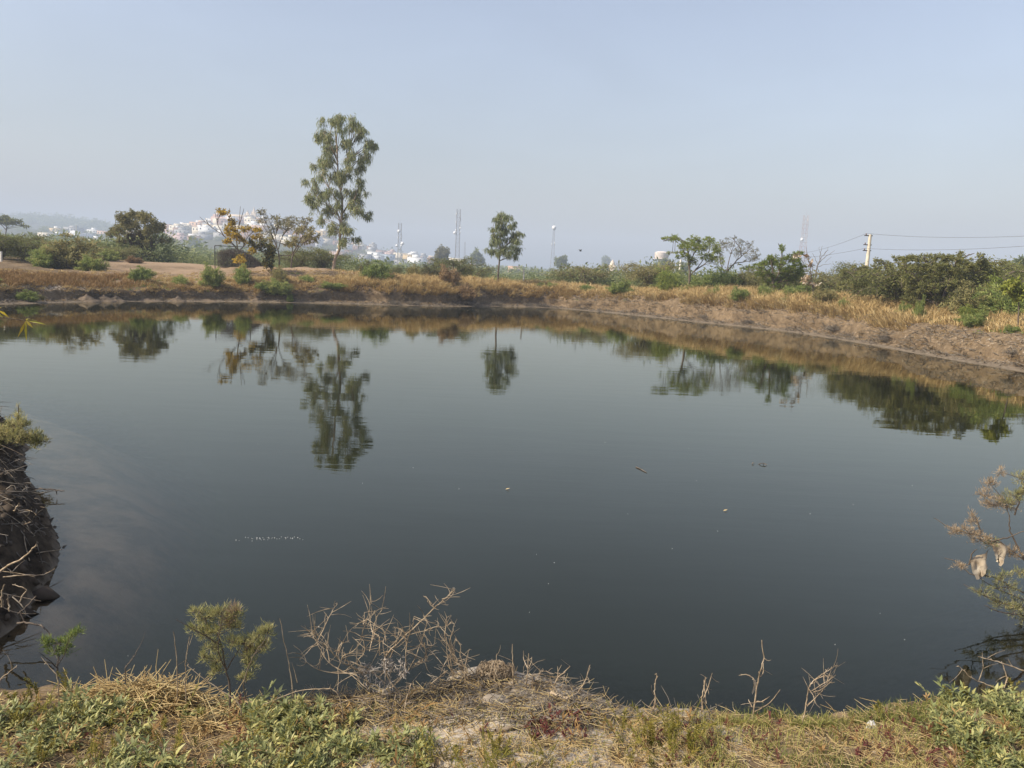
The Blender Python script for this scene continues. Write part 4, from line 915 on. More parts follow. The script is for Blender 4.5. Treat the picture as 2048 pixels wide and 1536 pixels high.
B(1725, 0, (1.0, .9, 1.0), THORN_G, 0, 'thorn bush under the power pole between two thorn trees', 'thorn_bush', 'bush', 41, .6)
B(1560, 0, (1.0, .9, .9), THORN_G, 2, 'thorn bush in the shade of the yellow-green acacia', 'thorn_bush', 'bush', 46, .9)
B(1965, 0, (1.3, 1.1, 1.25), THORN_G, 1, 'tall thorn bush right of the large thorn tree', 'thorn_bush', 'bush', 34.5, 2.9)
B(1920, 1.8, (.3, .3, .2), TAM, 1, 'small flat creeper on the pale crust, left one of two', 'creeper', 'plant')
B(1970, 1.9, (.3, .3, .2), TAM, 0, 'small flat creeper on the pale crust, right one of two', 'creeper', 'plant')
for k, (px, Yv, sc, pr, lab) in enumerate([(215, 104, (1.5, 1.3, 1.1), TAM, 'green bush left of the round tree on the rise'), (238, 108, (1.7, 1.5, 1.25), THORN_G, 'thorn bush close to the left side of the round tree'), (270, 101, (1.2, 1.0, .7), TAM_D, 'dry brown bush before the foot of the round tree'), (322, 116, (1.4, 1.2, 1.0), TAM_O, 'olive bush just right of the vine-choked trunk'), (205, 118, (2.0, 1.7, 1.5), THORN_G, 'thorn bush behind the low green bush left of the round tree')]):
    B(px, 0, sc, pr, k % 3, lab, 'thorn_bush' if pr is THORN_G else 'tamarisk_bush', 'bush', Yv, k)
clump_tree('leafy_sapling', 'sprig of broad yellow-green leaves at the right edge of the far bank', 'sapling', 25.6, Z6, (2000, 1060),
  [[(2000, 1060), (1990, 900), (1960, 780), (1900, 690)], [(1980, 850), (2040, 780)]],
  [(1840, 770, 30, 25), (1900, 740, 50, 40), (1950, 800, 45, 40), (1910, 690, 25, 20), (2030, 770, 30, 20), (1990, 850, 30, 25)],
  117, leaf_mat('broad_yellow_leaf', [(.14, .17, .03), (.26, .28, .05), (.36, .34, .08)], .4), L=.17, W=.10, dens=1.1, r0=.025, depth=.5, tw_r=.006, limb_r=.012, per=7)

# ------------------------------------------------------------------ dry grass on the far bank (uncountable)
rng = np.random.default_rng(201)
pcol = _pc
def bank_scatter(n, px0, px1, t0, t1, dens=None):
    ok = np.where((pcol > px0) & (pcol < px1))[0]
    out = []
    i = rng.choice(ok, n); t = rng.uniform(t0, t1, n)
    j = np.clip(np.searchsorted(ts, t), 1, len(ts) - 1); f = ((t - ts[j - 1]) / (ts[j] - ts[j - 1]))[:, None]
    P = np.stack([XB, YB, ZB], -1); p = P[i, j - 1] * (1 - f) + P[i, j] * f
    nout = np.stack([nx_[i], ny_[i], 0 * nx_[i]], -1)
    keep = np.ones(n, bool) if dens is None else rng.uniform(size=n) < dens(p, t, pcol[i])
    tang = np.stack([-nout[:, 1], nout[:, 0], 0 * t], -1); p = p + tang * rng.uniform(-.14, .14, (n, 1))
    return p[keep] + rng.normal(0, .03, (keep.sum(), 3)) * [1, 1, 0], t[keep], nout[keep]
def clumpy(p, t, px): return np.clip(.3 + 1.8 * (vnoise(p[:, 0] / .9, p[:, 1] / .9, 301) - .25), 0, 1)
mbg = MB()
for (n, a, b, t0, t1, hh) in [(4200, 690, 1130, 1.2, 5.0, .42), (4300, 1280, 1760, 1.55, 5.5, .36), (1700, 1740, 2250, 2.2, 5.5, .26), (1300, 1120, 1290, 1.6, 5.0, .26), (2600, 300, 700, 1.2, 6.0, .32), (1900, -200, 330, 1.1, 5.0, .28), (2600, -200, 700, 4.0, 12.0, .20), (1800, 700, 2250, 5.0, 9.0, .26)]:
    kf = KF((a + b) / 2); hh = hh * kf
    p, t, no = bank_scatter(n, a, b, t0, max(t1 * min(kf, 1), t0 + .5), clumpy); m = len(p); nb = 26
    sz = rng.uniform(.45, 1.5, (m, 1)) ** 1.3; rad = .13 * kf * sz
    an = rng.uniform(0, 2 * pi, (m, nb)); rr = rad * rng.uniform(0, 1, (m, nb)) ** .5
    off = np.stack([np.cos(an) * rr, np.sin(an) * rr, 0 * an], -1); P = p[:, None] + off
    over = sstep(2.6, 1.2, t)[:, None, None]
    lean = off / rad[..., None] * rng.uniform(.3, 1.1, (m, nb, 1)) + rng.normal(0, .5, (m, nb, 3)) * [1, 1, 0] - no[:, None] * over * 1.5
    P[..., 2] -= .03
    tn = np.clip(rng.normal(.5, .16, (m, nb)) + rng.normal(0, .17, (m, 1)), 0, 1)
    blades(mbg, P.reshape(-1, 3), (hh * sz * rng.uniform(.45, 1.25, (m, nb))).ravel(), lean.reshape(-1, 3), .024 * kf * rng.uniform(.6, 1.4, m * nb), tn.ravel(), rng, .6)
p, t, no = bank_scatter(4200, -200, 2250, .5, 2.2, clumpy); m = len(p); nb = 9      # dead grass hanging down the face
P = np.repeat(p, nb, 0) + rng.normal(0, .06, (m * nb, 3)) * [1, 1, .4]; blades(mbg, P, .2 * rng.uniform(.4, 1.2, m * nb), -np.repeat(no, nb, 0) * 2.2 + rng.normal(0, .8, (m * nb, 3)) * [1, 1, 0] - [0, 0, .9], .016, np.clip(rng.normal(.3, .2, m * nb), 0, 1), rng, .5)
mbg.build('dry_grass', M_STRAW, None, kind='stuff', label='dry straw-coloured grass along the far bank')
mbg = MB()
for (n, a, b, t0, t1, hh) in [(16000, 70, 330, 1.7, 5.2, .40), (5000, 560, 800, 1.4, 3.6, .25), (6000, 330, 560, 1.3, 3.0, .22)]:
    p, t, no = bank_scatter(n, a, b, t0, t1, clumpy)
    m = len(p); blades(mbg, p, hh * rng.uniform(.35, 1.3, m), rng.normal(0, .65, (m, 3)) * [1, 1, 0], .030, np.clip(rng.normal(.5, .2, m), 0, 1), rng)
mbg.build('russet_grass', M_RUSSET, None, kind='stuff', label='rust-brown dead grass on the left bank')
# low green weeds creeping among the grass
mbg = MB()
for (n, a, b, t0, t1) in [(800, -200, 330, 1.5, 6.0), (700, 330, 720, 1.3, 6.0), (420, 720, 1130, 1.8, 6.0), (420, 1130, 1330, 1.2, 6.0), (500, 1330, 1760, 1.8, 7.0), (420, 1760, 2250, 2.0, 7.0)]:
    p, t, no = bank_scatter(n, a, b, t0, t1, lambda p, t, px: np.clip(3 * (vnoise(p[:, 0] / 1.6, p[:, 1] / 1.6, 305) - .5), 0, 1)); m = len(p); nb = 22
    P = np.repeat(p, nb, 0) + rng.normal(0, .11, (m * nb, 3)) * [1, 1, .2]; D = rng.normal(0, .7, (m * nb, 3)) + [0, 0, .6]
    leaves(mbg, P, D, .10 * rng.uniform(.5, 1.4, m * nb), .035, rng, np.clip(.45 + rng.normal(0, .15, m * nb) + np.repeat(rng.normal(0, .2, m), nb), 0, 1))
mbg.build('low_weeds', M_TAM, None, kind='stuff', label='low green weeds creeping through the dry grass of the far bank')
# fallen stems and roots lying along the foot of the bank
mbg = MB()
p, t, no = bank_scatter(9000, -200, 2250, .25, 2.0, clumpy); m = len(p)
a = rng.uniform(0, 2 * pi, m); l = rng.uniform(.15, .55, m)[:, None]
d = np.stack([np.cos(a), np.sin(a), rng.uniform(-.1, .45, m)], -1)
tubes(mbg, np.stack([p, p + d * l * .5 + rng.normal(0, .05, (m, 3)), p + d * l], 1), np.broadcast_to([.017, .015, .008], (m, 3)), 3)
mbg.build('bank_litter', M_DEADD, None, kind='stuff', label='dead stems and exposed roots littering the foot of the far bank')

# ------------------------------------------------------------------ dead brush piles at the waterline
def brush_proto(seed, R, H, n):
    rng = np.random.default_rng(seed); mb = MB()
    p = np.stack([rng.normal(0, R * .4, n), rng.normal(0, R * .3, n), rng.uniform(0, H * .4, n)], -1); a = rng.uniform(0, 2 * pi, n)
    d = np.stack([np.cos(a), np.sin(a), rng.uniform(-.3, .8, n)], -1) * rng.uniform(.25, .6, n)[:, None] * R
    q = p + d; q[:, 2] = np.abs(q[:, 2]); mdd = (p + q) / 2 + rng.normal(0, .08 * R, (n, 3))
    tubes(mb, bez(p, mdd, q, 4), np.broadcast_to(np.array([.016, .013, .01, .005]), (n, 4)), 3)
    return mb.mesh('branches', M_DEADD)
BR = [brush_proto(s, 1.0, .7, 170) for s in (1, 2, 3)]
for i, (px, t, s, lab) in enumerate([(208, .6, .8, 'grey tangle of dead roots at the waterline left of the soil cones'), (330, .5, .6, 'small grey root tangle at the foot of the bank below the round tree'), (570, .4, .5, 'bleached twigs at waterline under the overhanging wide bush'),
      (785, .5, .9, 'dark heap of dead branches at waterline below the round green bush'), (835, .6, .8, 'grey dead branches at waterline right of the dark heap'), (950, .6, 1.0, 'dark brown dead brush at waterline under the drooping dry bush'), (1003, .4, .7, 'dark driftwood knot at waterline below the small eucalyptus'),
      (1058, .5, .6, 'grey dead twigs at the waterline right of the driftwood knot'), (1087, .5, .7, 'crooked dead branch pile at the waterline left of the rounded slope bush'), (1252, .9, .55, 'grey root tangle low on the bank under the upright bright bush'), (1388, .9, .6, 'pale forked roots low on the bank below the green acacia'),
      (1480, .8, .5, 'small heap of dead sticks on the bank below the yellow-green acacia'), (1635, 1.0, .75, 'large grey heap of dead brush at the bank foot right of the sapling'), (1668, .9, .5, 'smaller grey brush heap right of the large one'), (1748, 1.0, .6, 'dark dead brush under the narrow upright weed'),
      (1860, .9, .35, 'grey stick pile on the low bank below the large thorn tree'), (1985, 1.2, .35, 'dead sticks on the low bank near the right edge')]):
    p = far_at(px, t); th = thing('dead_brush', lab, 'dead brush', p + np.array([0, 0, -.05]), i * 1.1, None, s * KF(px)); put('branches', BR[i % 3], th)

# soil cones slumped at the foot of the left bank
M_SLUMP = rough_mat('slumped_soil', [(.075, .054, .036), (.13, .095, .062), (.19, .14, .092)], 5, bdist=.03)
for (px, w_, h_, lab) in [(180, 1.5, 1.0, 'pale cone of slumped soil, largest against the left bank'), (213, 1.3, .9, 'second pale soil cone just right of the largest'), (240, 1.1, .85, 'narrow soil cone under the left bank, third of the row'), (303, 1.4, .5, 'low brown soil mound at the waterline right of the soil cones'), (358, 1.1, .75, 'brown soil cone below the rise right of the round tree'), (420, 1.3, .45, 'low dark soil mound at the waterline below the thorn pen'), (513, 1.0, .7, 'dark soil cone at the waterline below the yellow-leaved tree')]:
    w_, h_ = w_ * KF(px), h_ * KF(px); p = far_at(px, .45); r = np.random.default_rng(int(px)); mb = MB()
    pr = [(w_ * (1 - f) ** 1.1 * .85 + .03, h_ * .85 * f) for f in np.linspace(0, 1, 12)]
    lathe(mb, pr, seg=28)
    V = mb.v[0]; V[:, 0] += V[:, 2] * r.normal(0, .25); V += .13 * np.stack([fbm(V[:, 0] * 4 + 9, V[:, 2] * 4, 3, 5), fbm(V[:, 1] * 4, V[:, 2] * 4 + 3, 3, 6), .5 * fbm(V[:, 0] * 3, V[:, 1] * 3, 3, 7)], -1)
    o = mb.build('soil_mound', M_SLUMP, None, True, label=lab, category='soil mound'); o.location = p + np.array([0, .1, -.12])
# ------------------------------------------------------------------ thorn pen with a metal frame
M_IRON = rough_mat('dark_iron', [(.02, .018, .017), (.05, .042, .038)], 20, .7)
M_THORN = rough_mat('dry_thorn', [(.06, .045, .035), (.12, .088, .066)], 20)
KP = KF(430); Y = 94.0 * KP
pb = at(430, 525, Y); pb = np.array([pb[0], Y, gz(pb[0], Y)])
t = thing('thorn_pen', 'dark metal frame packed with dry brown thorn branches behind the yellow tree', 'thorn pen', pb, sc=KP)
Hh = 2.65; Wd = 4.2
for x in (0, Wd):
    m = MB(); tube_path(m, [(x, 0, -.2), (x, 0, Hh)], .055, .055, 6); m.build('post', M_IRON, t, True)
m = MB(); tube_path(m, [(0, 0, Hh), (Wd, 0, Hh)], .05, .05, 6); m.build('top_rail', M_IRON, t, True)
rng = np.random.default_rng(301); m = MB(); n = 2600
p = np.stack([rng.uniform(.15, 5.6, n), rng.normal(.7, .5, n), 0 * rng.uniform(size=n)], -1)
hm = 2.35 * np.clip(1 - ((p[:, 0] - 2.0) / 3.9) ** 2, .12, 1); p[:, 2] = rng.uniform(0, 1, n) ** .8 * hm
d = nrm(rng.normal(size=(n, 3)) + [0, 0, .5]) * rng.uniform(.3, .8, n)[:, None]
tubes(m, bez(p - d / 2, p + rng.normal(0, .1, (n, 3)), p + d / 2, 4), np.broadcast_to([.018, .016, .013, .006], (n, 4)), 3)
m.build('thorn_branches', M_THORN, t)

# ------------------------------------------------------------------ posts, pole and wires
M_WHITE = rough_mat('white_post', [(.55, .52, .46), (.74, .71, .64)], 6, bdist=.005)
M_CONC = rough_mat('concrete_pole', [(.56, .48, .36), (.70, .62, .48)], 3, bdist=.005)
def post(px, ytop, ybot, Y, w_, lab, lean=0.0):
    kf = KF(px, Y); Y, w_ = Y * kf, w_ * kf
    b = at(px, ybot, Y); tp = at(px + lean, ytop, Y); z0 = min(gz(b[0], Y), b[2])
    m = MB(); tube_path(m, [(b[0], Y, z0 - .1), tuple(tp)], w_, w_ * .9, 6, 3)
    m.add(np.array([tp + [-w_*.6, -w_*.6, 0.001], tp + [w_*.6, -w_*.6, 0.001], tp + [w_*.6, w_*.6, 0.001], tp + [-w_*.6, w_*.6, 0.001]]), quads=[[0, 1, 2, 3]])
    m.build('fence_post', M_WHITE, None, label=lab, category='post')
post(1047.5, 539, 566, 68, .075, 'short whitewashed post standing right of the small eucalyptus')
post(1712, 582, 603, 43, .045, 'short white post left of the bright green bush', -.5)
post(1355, 519, 560, 75, .11, 'tall white post leaning right behind the green acacia', 7)
post(2.5, 503, 520, 92, .12, 'white post in the bushes at the left edge')
post(1254, 527, 541, 200, .16, 'left one of two hazy white poles left of the water tank')
post(1270.5, 527, 537, 210, .16, 'right one of two hazy white poles left of the water tank')
post(152.5, 450, 472, 420, .22, 'thin hazy pole among scrub left of the round tree', 0)
for px, lab in ((352, 'leftmost of three hazy poles below the town, right of the round tree'), (359, 'middle of three hazy poles below the town, right of round tree'), (367, 'rightmost of three hazy poles below the town, right of round tree')):
    post(px, 478 + (px - 352) * .3, 496, 380, .14, lab)

Y = 78.0
tp = at(1740.5, 469, Y); bs = at(1731, 560, Y); bs[2] = gz(bs[0], Y) - .2
t = thing('utility_pole', 'pale concrete power pole leaning right above the thicket', 'utility pole', (bs[0], Y, bs[2]))
m = MB(); ax = tp - bs; tube_path(m, [(0, 0, 0), tuple(ax)], .23, .15, 8, 6); V = np.array([ax + [.11, -.11, .004], ax + [.11, .11, .004], ax + [-.11, .11, .004], ax + [-.11, -.11, .004]]); m.add(V, quads=[[0, 1, 2, 3]]); m.build('pole', M_CONC, t, True)
INS = []
for k, f in enumerate((.985, .865, .79)):
    c = ax * f; m = MB(); box(m, (c[0] - .16, 0, c[2]), (.78, .12, .09)); br = m.build('bracket', M_IRON, t)
    for sx in (-.40,):
        m = MB(); lathe(m, [(.03, 0), (.07, .03), (.05, .08), (.07, .12), (.03, .17), (.001, .175)], (c[0] + sx, 0, c[2] + .035), 8); m.build('insulator', rough_mat('insulator_%d' % k, [(.10, .06, .05), (.2, .14, .12)], 9, .4), br, True)
    INS.append(bs + c + np.array([-.40, 0, .2]))
M_WIRE = rough_mat('wire', [(.10, .10, .11), (.16, .16, .17)], 5, .6, 0)
def wire(a, b, sag, lab):
    f = np.linspace(0, 1, 25)[:, None]; P = a * (1 - f) + b * f; P[:, 2] -= sag * 4 * (f * (1 - f))[:, 0]
    m = MB(); tubes(m, P, np.full(25, .014), 4); m.build('power_line', M_WIRE, None, label=lab, category='wire')
wire(INS[0], at(2190, 463, 60), .42, 'upper power line running right from the concrete pole')
wire(INS[2], at(2200, 478, 60), .42, 'lower power line running right from the concrete pole')
wire(INS[0], at(1600, 507, 120), .30, 'upper power line dipping left from the concrete pole')
wire(INS[2], at(1560, 518, 120), .25, 'lower power line dipping left from the concrete pole')

# ------------------------------------------------------------------ masts
M_STEEL = rough_mat('galvanised_steel', [(.20, .19, .19), (.32, .31, .31)], 3, .5, 0)
M_RW = rough_mat('painted_steel', [(.34, .20, .18), (.45, .38, .36)], .12, .6, 0, detail=0)
M_DISH = rough_mat('white_dish', [(.72, .72, .72), (.8, .8, .8)], 3, .5, 0)
def mast(px, ytop, ybot, Y, wb, wt, lab, mat, dishes=(), thick=.10, antennas=0):
    b = at(px, ybot, Y); H = (at(px, ytop, Y) - b)[2]; z0 = gz(b[0], Y)
    H += b[2] - z0; t = thing('lattice_mast', lab, 'mast', (b[0], Y, z0))
    m = MB(); n = max(8, int(H / 2.6)); zs = np.linspace(0, H, n + 1); hw = np.interp(zs, [0, H * .7, H], [wb / 2, wt / 2, wt / 2])
    cs = np.array([(-1, -1), (1, -1), (1, 1), (-1, 1)])
    for c in cs: tubes(m, np.stack([c[0] * hw, c[1] * hw, zs], -1), np.full(n + 1, thick), 4)
    m.build('legs', mat, t)
    m = MB(); A, Bq = [], []
    for i in range(n):
        for k in range(4):
            c, d = cs[k], cs[(k + 1) % 4]
            A.append((c[0] * hw[i], c[1] * hw[i], zs[i])); Bq.append((d[0] * hw[i + 1], d[1] * hw[i + 1], zs[i + 1]))
            A.append((c[0] * hw[i], c[1] * hw[i], zs[i])); Bq.append((d[0] * hw[i], d[1] * hw[i], zs[i]))
    tubes(m, np.stack([A, Bq], 1), np.full((len(A), 2), thick * .6), 3); m.build('bracing', mat, t)
    for (f, side, r) in dishes:
        m = MB(); lathe(m, [(.001, 0), (r * .7, .12 * r), (r, .3 * r), (r, .55 * r), (.001, .56 * r)], seg=14)
        V = m.v[0].copy(); m.v[0] = np.stack([V[:, 0], -V[:, 2], V[:, 1]], -1) + [side * (wt / 2 + r * .9), -wt / 2, H * f]; m.build('dish', M_DISH, t, True)
    rng = np.random.default_rng(int(px))
    for i in range(antennas):
        m = MB(); box(m, ((-1) ** i * (wt / 2 + .35), (-.6 if i % 3 else .6), H * rng.uniform(.62, .93)), (.35, .25, 2.2)); m.build('antenna', M_DISH, t)
    m = MB(); tube_path(m, [(0, 0, H), (0, 0, H + 3)], .05, .02, 4); m.build('lightning_rod', mat, t)
    return t
mast(798.5, 446, 520, 560, 2.6, 2.0, 'short dark mast with dishes standing over the lower town', M_STEEL, [(.82, -.3, 1.0), (.55, 1, 1.3), (.5, -1, .9), (.5, .9, .7)], .12, 4)
mast(914, 418, 525, 520, 2.8, 2.2, 'tallest dark mast with antennas left of the small eucalyptus', M_STEEL, [(.62, -1, 1.0), (.70, 1, .6)], .13, 8)
mast(1104, 452, 540, 500, 3.0, 1.0, 'thin tapering mast with one round white dish near its top', M_STEEL, [(.965, 0, 1.4)], .07, 2)
mast(1602, 430, 540, 480, 6.0, 2.4, 'pale red and white mast tapering upward left of the power pole', M_RW, [(.66, -.8, .8)], .09, 5)
mast(929, 484, 520, 900, 2.0, 1.2, 'faint thin mast just right of the tallest mast', M_STEEL, [], .14, 0)
mast(949, 494, 525, 1000, 2.6, 1.6, 'faintest small mast, second right of the tallest mast', M_STEEL, [], .14, 0)

# ------------------------------------------------------------------ water tank
M_TANK = rough_mat('tank_plaster', [(.58, .50, .44), (.70, .63, .57)], .4, .85, .1)
Y = 380.0; c = at(1322, 530, Y); z0 = gz(c[0], Y); zt = at(1322, 502.5, Y)[2]; zb = at(1322, 518, Y)[2]
t = thing('water_tank', 'pale bowl-shaped overhead water tank rising behind the thorn tree', 'water tank', (c[0], Y, z0))
R = 27.5 / 2 * Y / FPX; a0 = zb - z0; a1 = zt - z0
m = MB(); lathe(m, [(R * .35, a0 - 1.2), (R * .8, a0), (R, a0 + (a1 - a0) * .3), (R, a0 + (a1 - a0) * .8)], seg=28); m.build('bowl', M_TANK, t, True)
m = MB(); lathe(m, [(R * 1.03, a0 + (a1 - a0) * .8), (R * .9, a1 - .4), (R * .5, a1 - .1), (.01, a1)], seg=28); m.build('roof', M_TANK, t, True)
m = MB(); lathe(m, [(R * .42, 0), (R * .36, a0 - 1.1)], seg=16); m.build('shaft', M_TANK, t, True)
m = MB(); lathe(m, [(R * 1.12, a0 + .0), (R * 1.12, a0 + .35), (R * .8, a0 + .36)], seg=28); m.build('gallery', M_TANK, t, True)

# ------------------------------------------------------------------ town on the hill
M_PANE = rough_mat('window_dark', [(.05, .055, .06), (.09, .095, .10)], 3, .4, 0)
PAL = {'white': (.80, .79, .77), 'cream': (.74, .66, .52), 'yellow': (.62, .46, .24), 'pink': (.58, .42, .38), 'turquoise': (.38, .56, .54), 'pale blue': (.46, .53, .60), 'brick brown': (.33, .21, .16), 'grey': (.40, .39, .38), 'peach': (.62, .42, .30)}
MW = {k: rough_mat('plaster_' + k.replace(' ', '_'), [tuple(c * .82 for c in v), v], .5, .9, .1) for k, v in PAL.items()}
WIN = MB(); box(WIN, (0, 0, 0), (1.3, .14, 1.5)); WIN_ME = WIN.mesh('window', M_PANE)
DOOR = MB(); box(DOOR, (0, 0, 0), (1.3, .16, 2.3)); DOOR_ME = DOOR.mesh('door', M_PANE)
def house(px, Y, wd, ht, colr, label, rng, zoff=0.0, name='house', group=None, ytop=None):
    x = float(at(px, 480, Y)[0]); z = gz(x, Y)
    dp = wd * rng.uniform(.7, 1.0); rz = rng.uniform(-.18, .10)
    t = thing(name, label, 'building', (x, Y, z), rz, group)
    m = MB(); box(m, (0, 0, ht / 2 - 1.5), (wd, dp, ht + 3)); 
    box(m, (0, -dp / 2 + .1, ht + .35), (wd, .2, .7)); box(m, (0, dp / 2 - .1, ht + .35), (wd, .2, .7)); box(m, (-wd / 2 + .1, 0, ht + .352), (.2, dp - .4, .704)); box(m, (wd / 2 - .1, 0, ht + .352), (.2, dp - .4, .704))
    m.build('wall', MW[colr], t)
    if rng.uniform() < .6:
        rw = wd * rng.uniform(.3, .5); m = MB(); box(m, (rng.uniform(-.2, .2) * wd, dp * .1, ht + 1.35), (rw, dp * .4, 2.7)); m.build('roof_room', MW[colr if rng.uniform() < .6 else 'white'], t)
    nf = max(1, int(ht / 3.1)); nw = max(2, int(wd / 3.4))
    for i in range(nf):
        for k in range(nw):
            if rng.uniform() < .25: continue
            w_ = put('window', WIN_ME, t); w_.location = ((k + .5) / nw * wd - wd / 2, -dp / 2 - .02, ht - 1.5 - i * 3.1)
    return t
rng = np.random.default_rng(401)
zones = [(322, 400, 'right of the round tree'), (400, 440, 'left of the yellow-leaved tree'), (440, 520, 'behind the yellow-leaved tree'), (520, 640, 'behind the open wiry tree'), (640, 700, 'behind the tall eucalyptus'), (700, 790, 'just left of the short mast'), (790, 905, 'right of the short mast'), (905, 1000, 'at the foot of the tallest mast'), (90, 205, 'left of the round tree'), (205, 322, 'behind the round tree')]
plan = []
def rows(x0, x1, n, Y0, Y1):
    for i in range(n):
        px = x0 + (x1 - x0) * (i + rng.uniform(.1, .9)) / n; plan.append((px, rng.uniform(Y0, Y1)))
rows(325, 640, 20, 915, 935); rows(325, 640, 19, 870, 885); rows(330, 640, 17, 815, 830); rows(335, 650, 14, 755, 770); rows(640, 800, 11, 910, 950); rows(640, 830, 9, 820, 880); rows(660, 900, 9, 700, 790); rows(800, 960, 6, 860, 940); rows(95, 205, 6, 660, 780); rows(110, 330, 7, 860, 930)
wts = [.22, .22, .08, .11, .04, .04, .15, .08, .06]
spec = []
for (px, Y) in plan:
    col = rng.choice(list(PAL), p=wts); zone = next((z for z in zones if z[0] <= px < z[1]), zones[0])[2]
    row = 'on the crest' if Y > 905 else 'on the upper slope' if Y > 850 else 'on the middle slope' if Y > 775 else 'on the lower slope'
    spec.append([px, Y, rng.uniform(9, 17), rng.uniform(3.0, 5.6), str(col), zone, row])
from collections import defaultdict
grp = defaultdict(list)
for s in spec: grp[(s[4], s[5], s[6])].append(s)
ordn = ['', 'second', 'third', 'fourth', 'fifth', 'sixth']
for key, ls in grp.items():
    ls.sort(key=lambda s: s[0])
    for i, s in enumerate(ls):
        lab = f'hazy {s[4]} house {s[6]} {s[5]}'
        if len(ls) > 1: lab = f'{s[4]} house {s[6]} {s[5]}, ' + ('leftmost' if i == 0 else ordn[i] + ' from left')
        house(s[0], s[1], s[2], s[3], s[4], lab, rng, group='houses of the hillside town')
house(645, 905, 15, 9, 'yellow', 'large yellow villa standing high just left of the tall eucalyptus', rng, name='villa')
house(715, 930, 9, 14, 'pale blue', 'narrow pale blue tower block on the crest right of the eucalyptus', rng, name='tower_block')
house(746, 930, 8, 9, 'grey', 'grey square block on the crest, rightmost tall one before the short mast', rng, name='tower_block')
house(915, 505, 11, 8, 'cream', 'pale house with stepped roof under the tallest mast', rng)
house(835, 650, 13, 8, 'white', 'bright white tiered house right of the short mast', rng)
house(1031, 430, 7, 4.5, 'peach', 'lone peach house in scrub right of the small eucalyptus', rng)

# temple
M_TEMP = rough_mat('temple_plaster', [(.58, .46, .33), (.70, .58, .44)], .5, .85, .1)
M_TPINK = rough_mat('temple_pink', [(.50, .33, .28), (.60, .42, .35)], .5, .85, .1)
Y = 930.0; mp = Y / FPX; c = at(480, 440, Y); z0 = gz(c[0], Y)
t = thing('temple', 'cream hilltop temple with two pointed spires above the town', 'temple', (c[0], Y, z0))
def X_(px): return (px - 480) * mp
def Zt(py): return at(480, py, Y)[2] - z0
m = MB(); box(m, (X_(472), 0, (Zt(437) - 3) / 2), ((512 - 430) * mp, 26, Zt(437) + 3)); m.build('base', M_TPINK, t)
m = MB(); box(m, (X_(484), 1, (Zt(437) + Zt(430)) / 2), (50 * mp, 18, Zt(430) - Zt(437))); m.build('hall', M_TEMP, t)
m = MB(); box(m, (X_(436), 1, (Zt(437) + Zt(431)) / 2), (11 * mp, 14, Zt(431) - Zt(437))); m.build('gate_house', M_TPINK, t)
def spire(pc, ytop, ybot, wpx, lab=None):
    h0, h1 = Zt(ybot), Zt(ytop); w_ = wpx / 2 * mp; fs = np.linspace(0, 1, 12)
    pr = [(w_ * 1.05, h0)] + [(w_ * (1 - f ** 1.25) * .97 + .25, h0 + (h1 - h0) * .88 * f) for f in fs] + [(.9, h0 + (h1 - h0) * .885), (.9, h0 + (h1 - h0) * .91), (.3, h0 + (h1 - h0) * .93), (.01, h1)]
    m = MB(); lathe(m, pr, (X_(pc), 0, 0), 12); s = m.build('spire', M_TEMP, t)
    for k in (-1, 1):
        mm = MB(); hh = (h1 - h0) * .55; lathe(mm, [(w_ * .42, h0)] + [(w_ * .42 * (1 - f ** 1.3) + .1, h0 + hh * f) for f in fs] + [(.01, h0 + hh * 1.06)], (X_(pc) + k * w_ * .62, -w_ * .6, 0), 8); mm.build('turret', M_TEMP, s)
spire(508, 412, 434, 13); spire(495, 420, 433, 12); spire(436, 426, 432, 8)
# small distant shrine at right and its trees come with the scrub
Y = 520.0; c = at(1225, 530, Y); t = thing('shrine', 'small hazy cream shrine with pointed top on the far treeline', 'shrine', (c[0], Y, gz(c[0], Y)))
zt = at(1225, 519, Y)[2] - gz(c[0], Y); zb = at(1225, 531, Y)[2] - gz(c[0], Y)
m = MB(); box(m, (0, 0, zb / 2), (4.4, 4, zb)); m.build('wall', M_TEMP, t)
m = MB(); lathe(m, [(1.8, zb), (1.5, zb + (zt - zb) * .45), (.6, zb + (zt - zb) * .8), (.01, zt)], seg=10); m.build('dome', M_TEMP, t, True)

# bird
c = at(1161, 502, 90); t = None
m = MB()
lathe(m, [(.001, -.16), (.03, -.12), (.055, -.02), (.05, .07), (.03, .12), (.012, .17), (.001, .18)], seg=8)
V = m.v[0].copy(); m.v[0] = np.stack([V[:, 2], V[:, 0], V[:, 1]], -1)
t = thing('bird', 'small dark bird flying above the scrub right of the thin dish mast', 'bird', c, .4)
m.build('body', M_IRON, t, True)
for s in (-1, 1):
    m = MB(); P = np.array([[.06, s*.03, .02], [-.08, s*.03, .02], [-.09, s*.22, .16], [.05, s*.22, .17], [-.10, s*.46, .15], [-.04, s*.47, .155]])
    m.add(np.vstack([P, P - [0, 0, .012]]), quads=[[0, 1, 2, 3], [3, 2, 4, 5], [6, 9, 8, 7], [9, 11, 10, 8], [0, 3, 9, 6], [1, 7, 8, 2], [3, 5, 11, 9], [2, 8, 10, 4], [5, 4, 10, 11]]); m.build('wing', M_IRON, t)
m = MB(); m.add([[-.13, .015, 0], [-.13, -.015, 0], [-.27, -.05, .01], [-.27, .05, .01], [-.13, 0, .012]], quads=[[0, 1, 2, 3]], tris=[[4, 3, 2]]); m.build('tail', M_IRON, t)

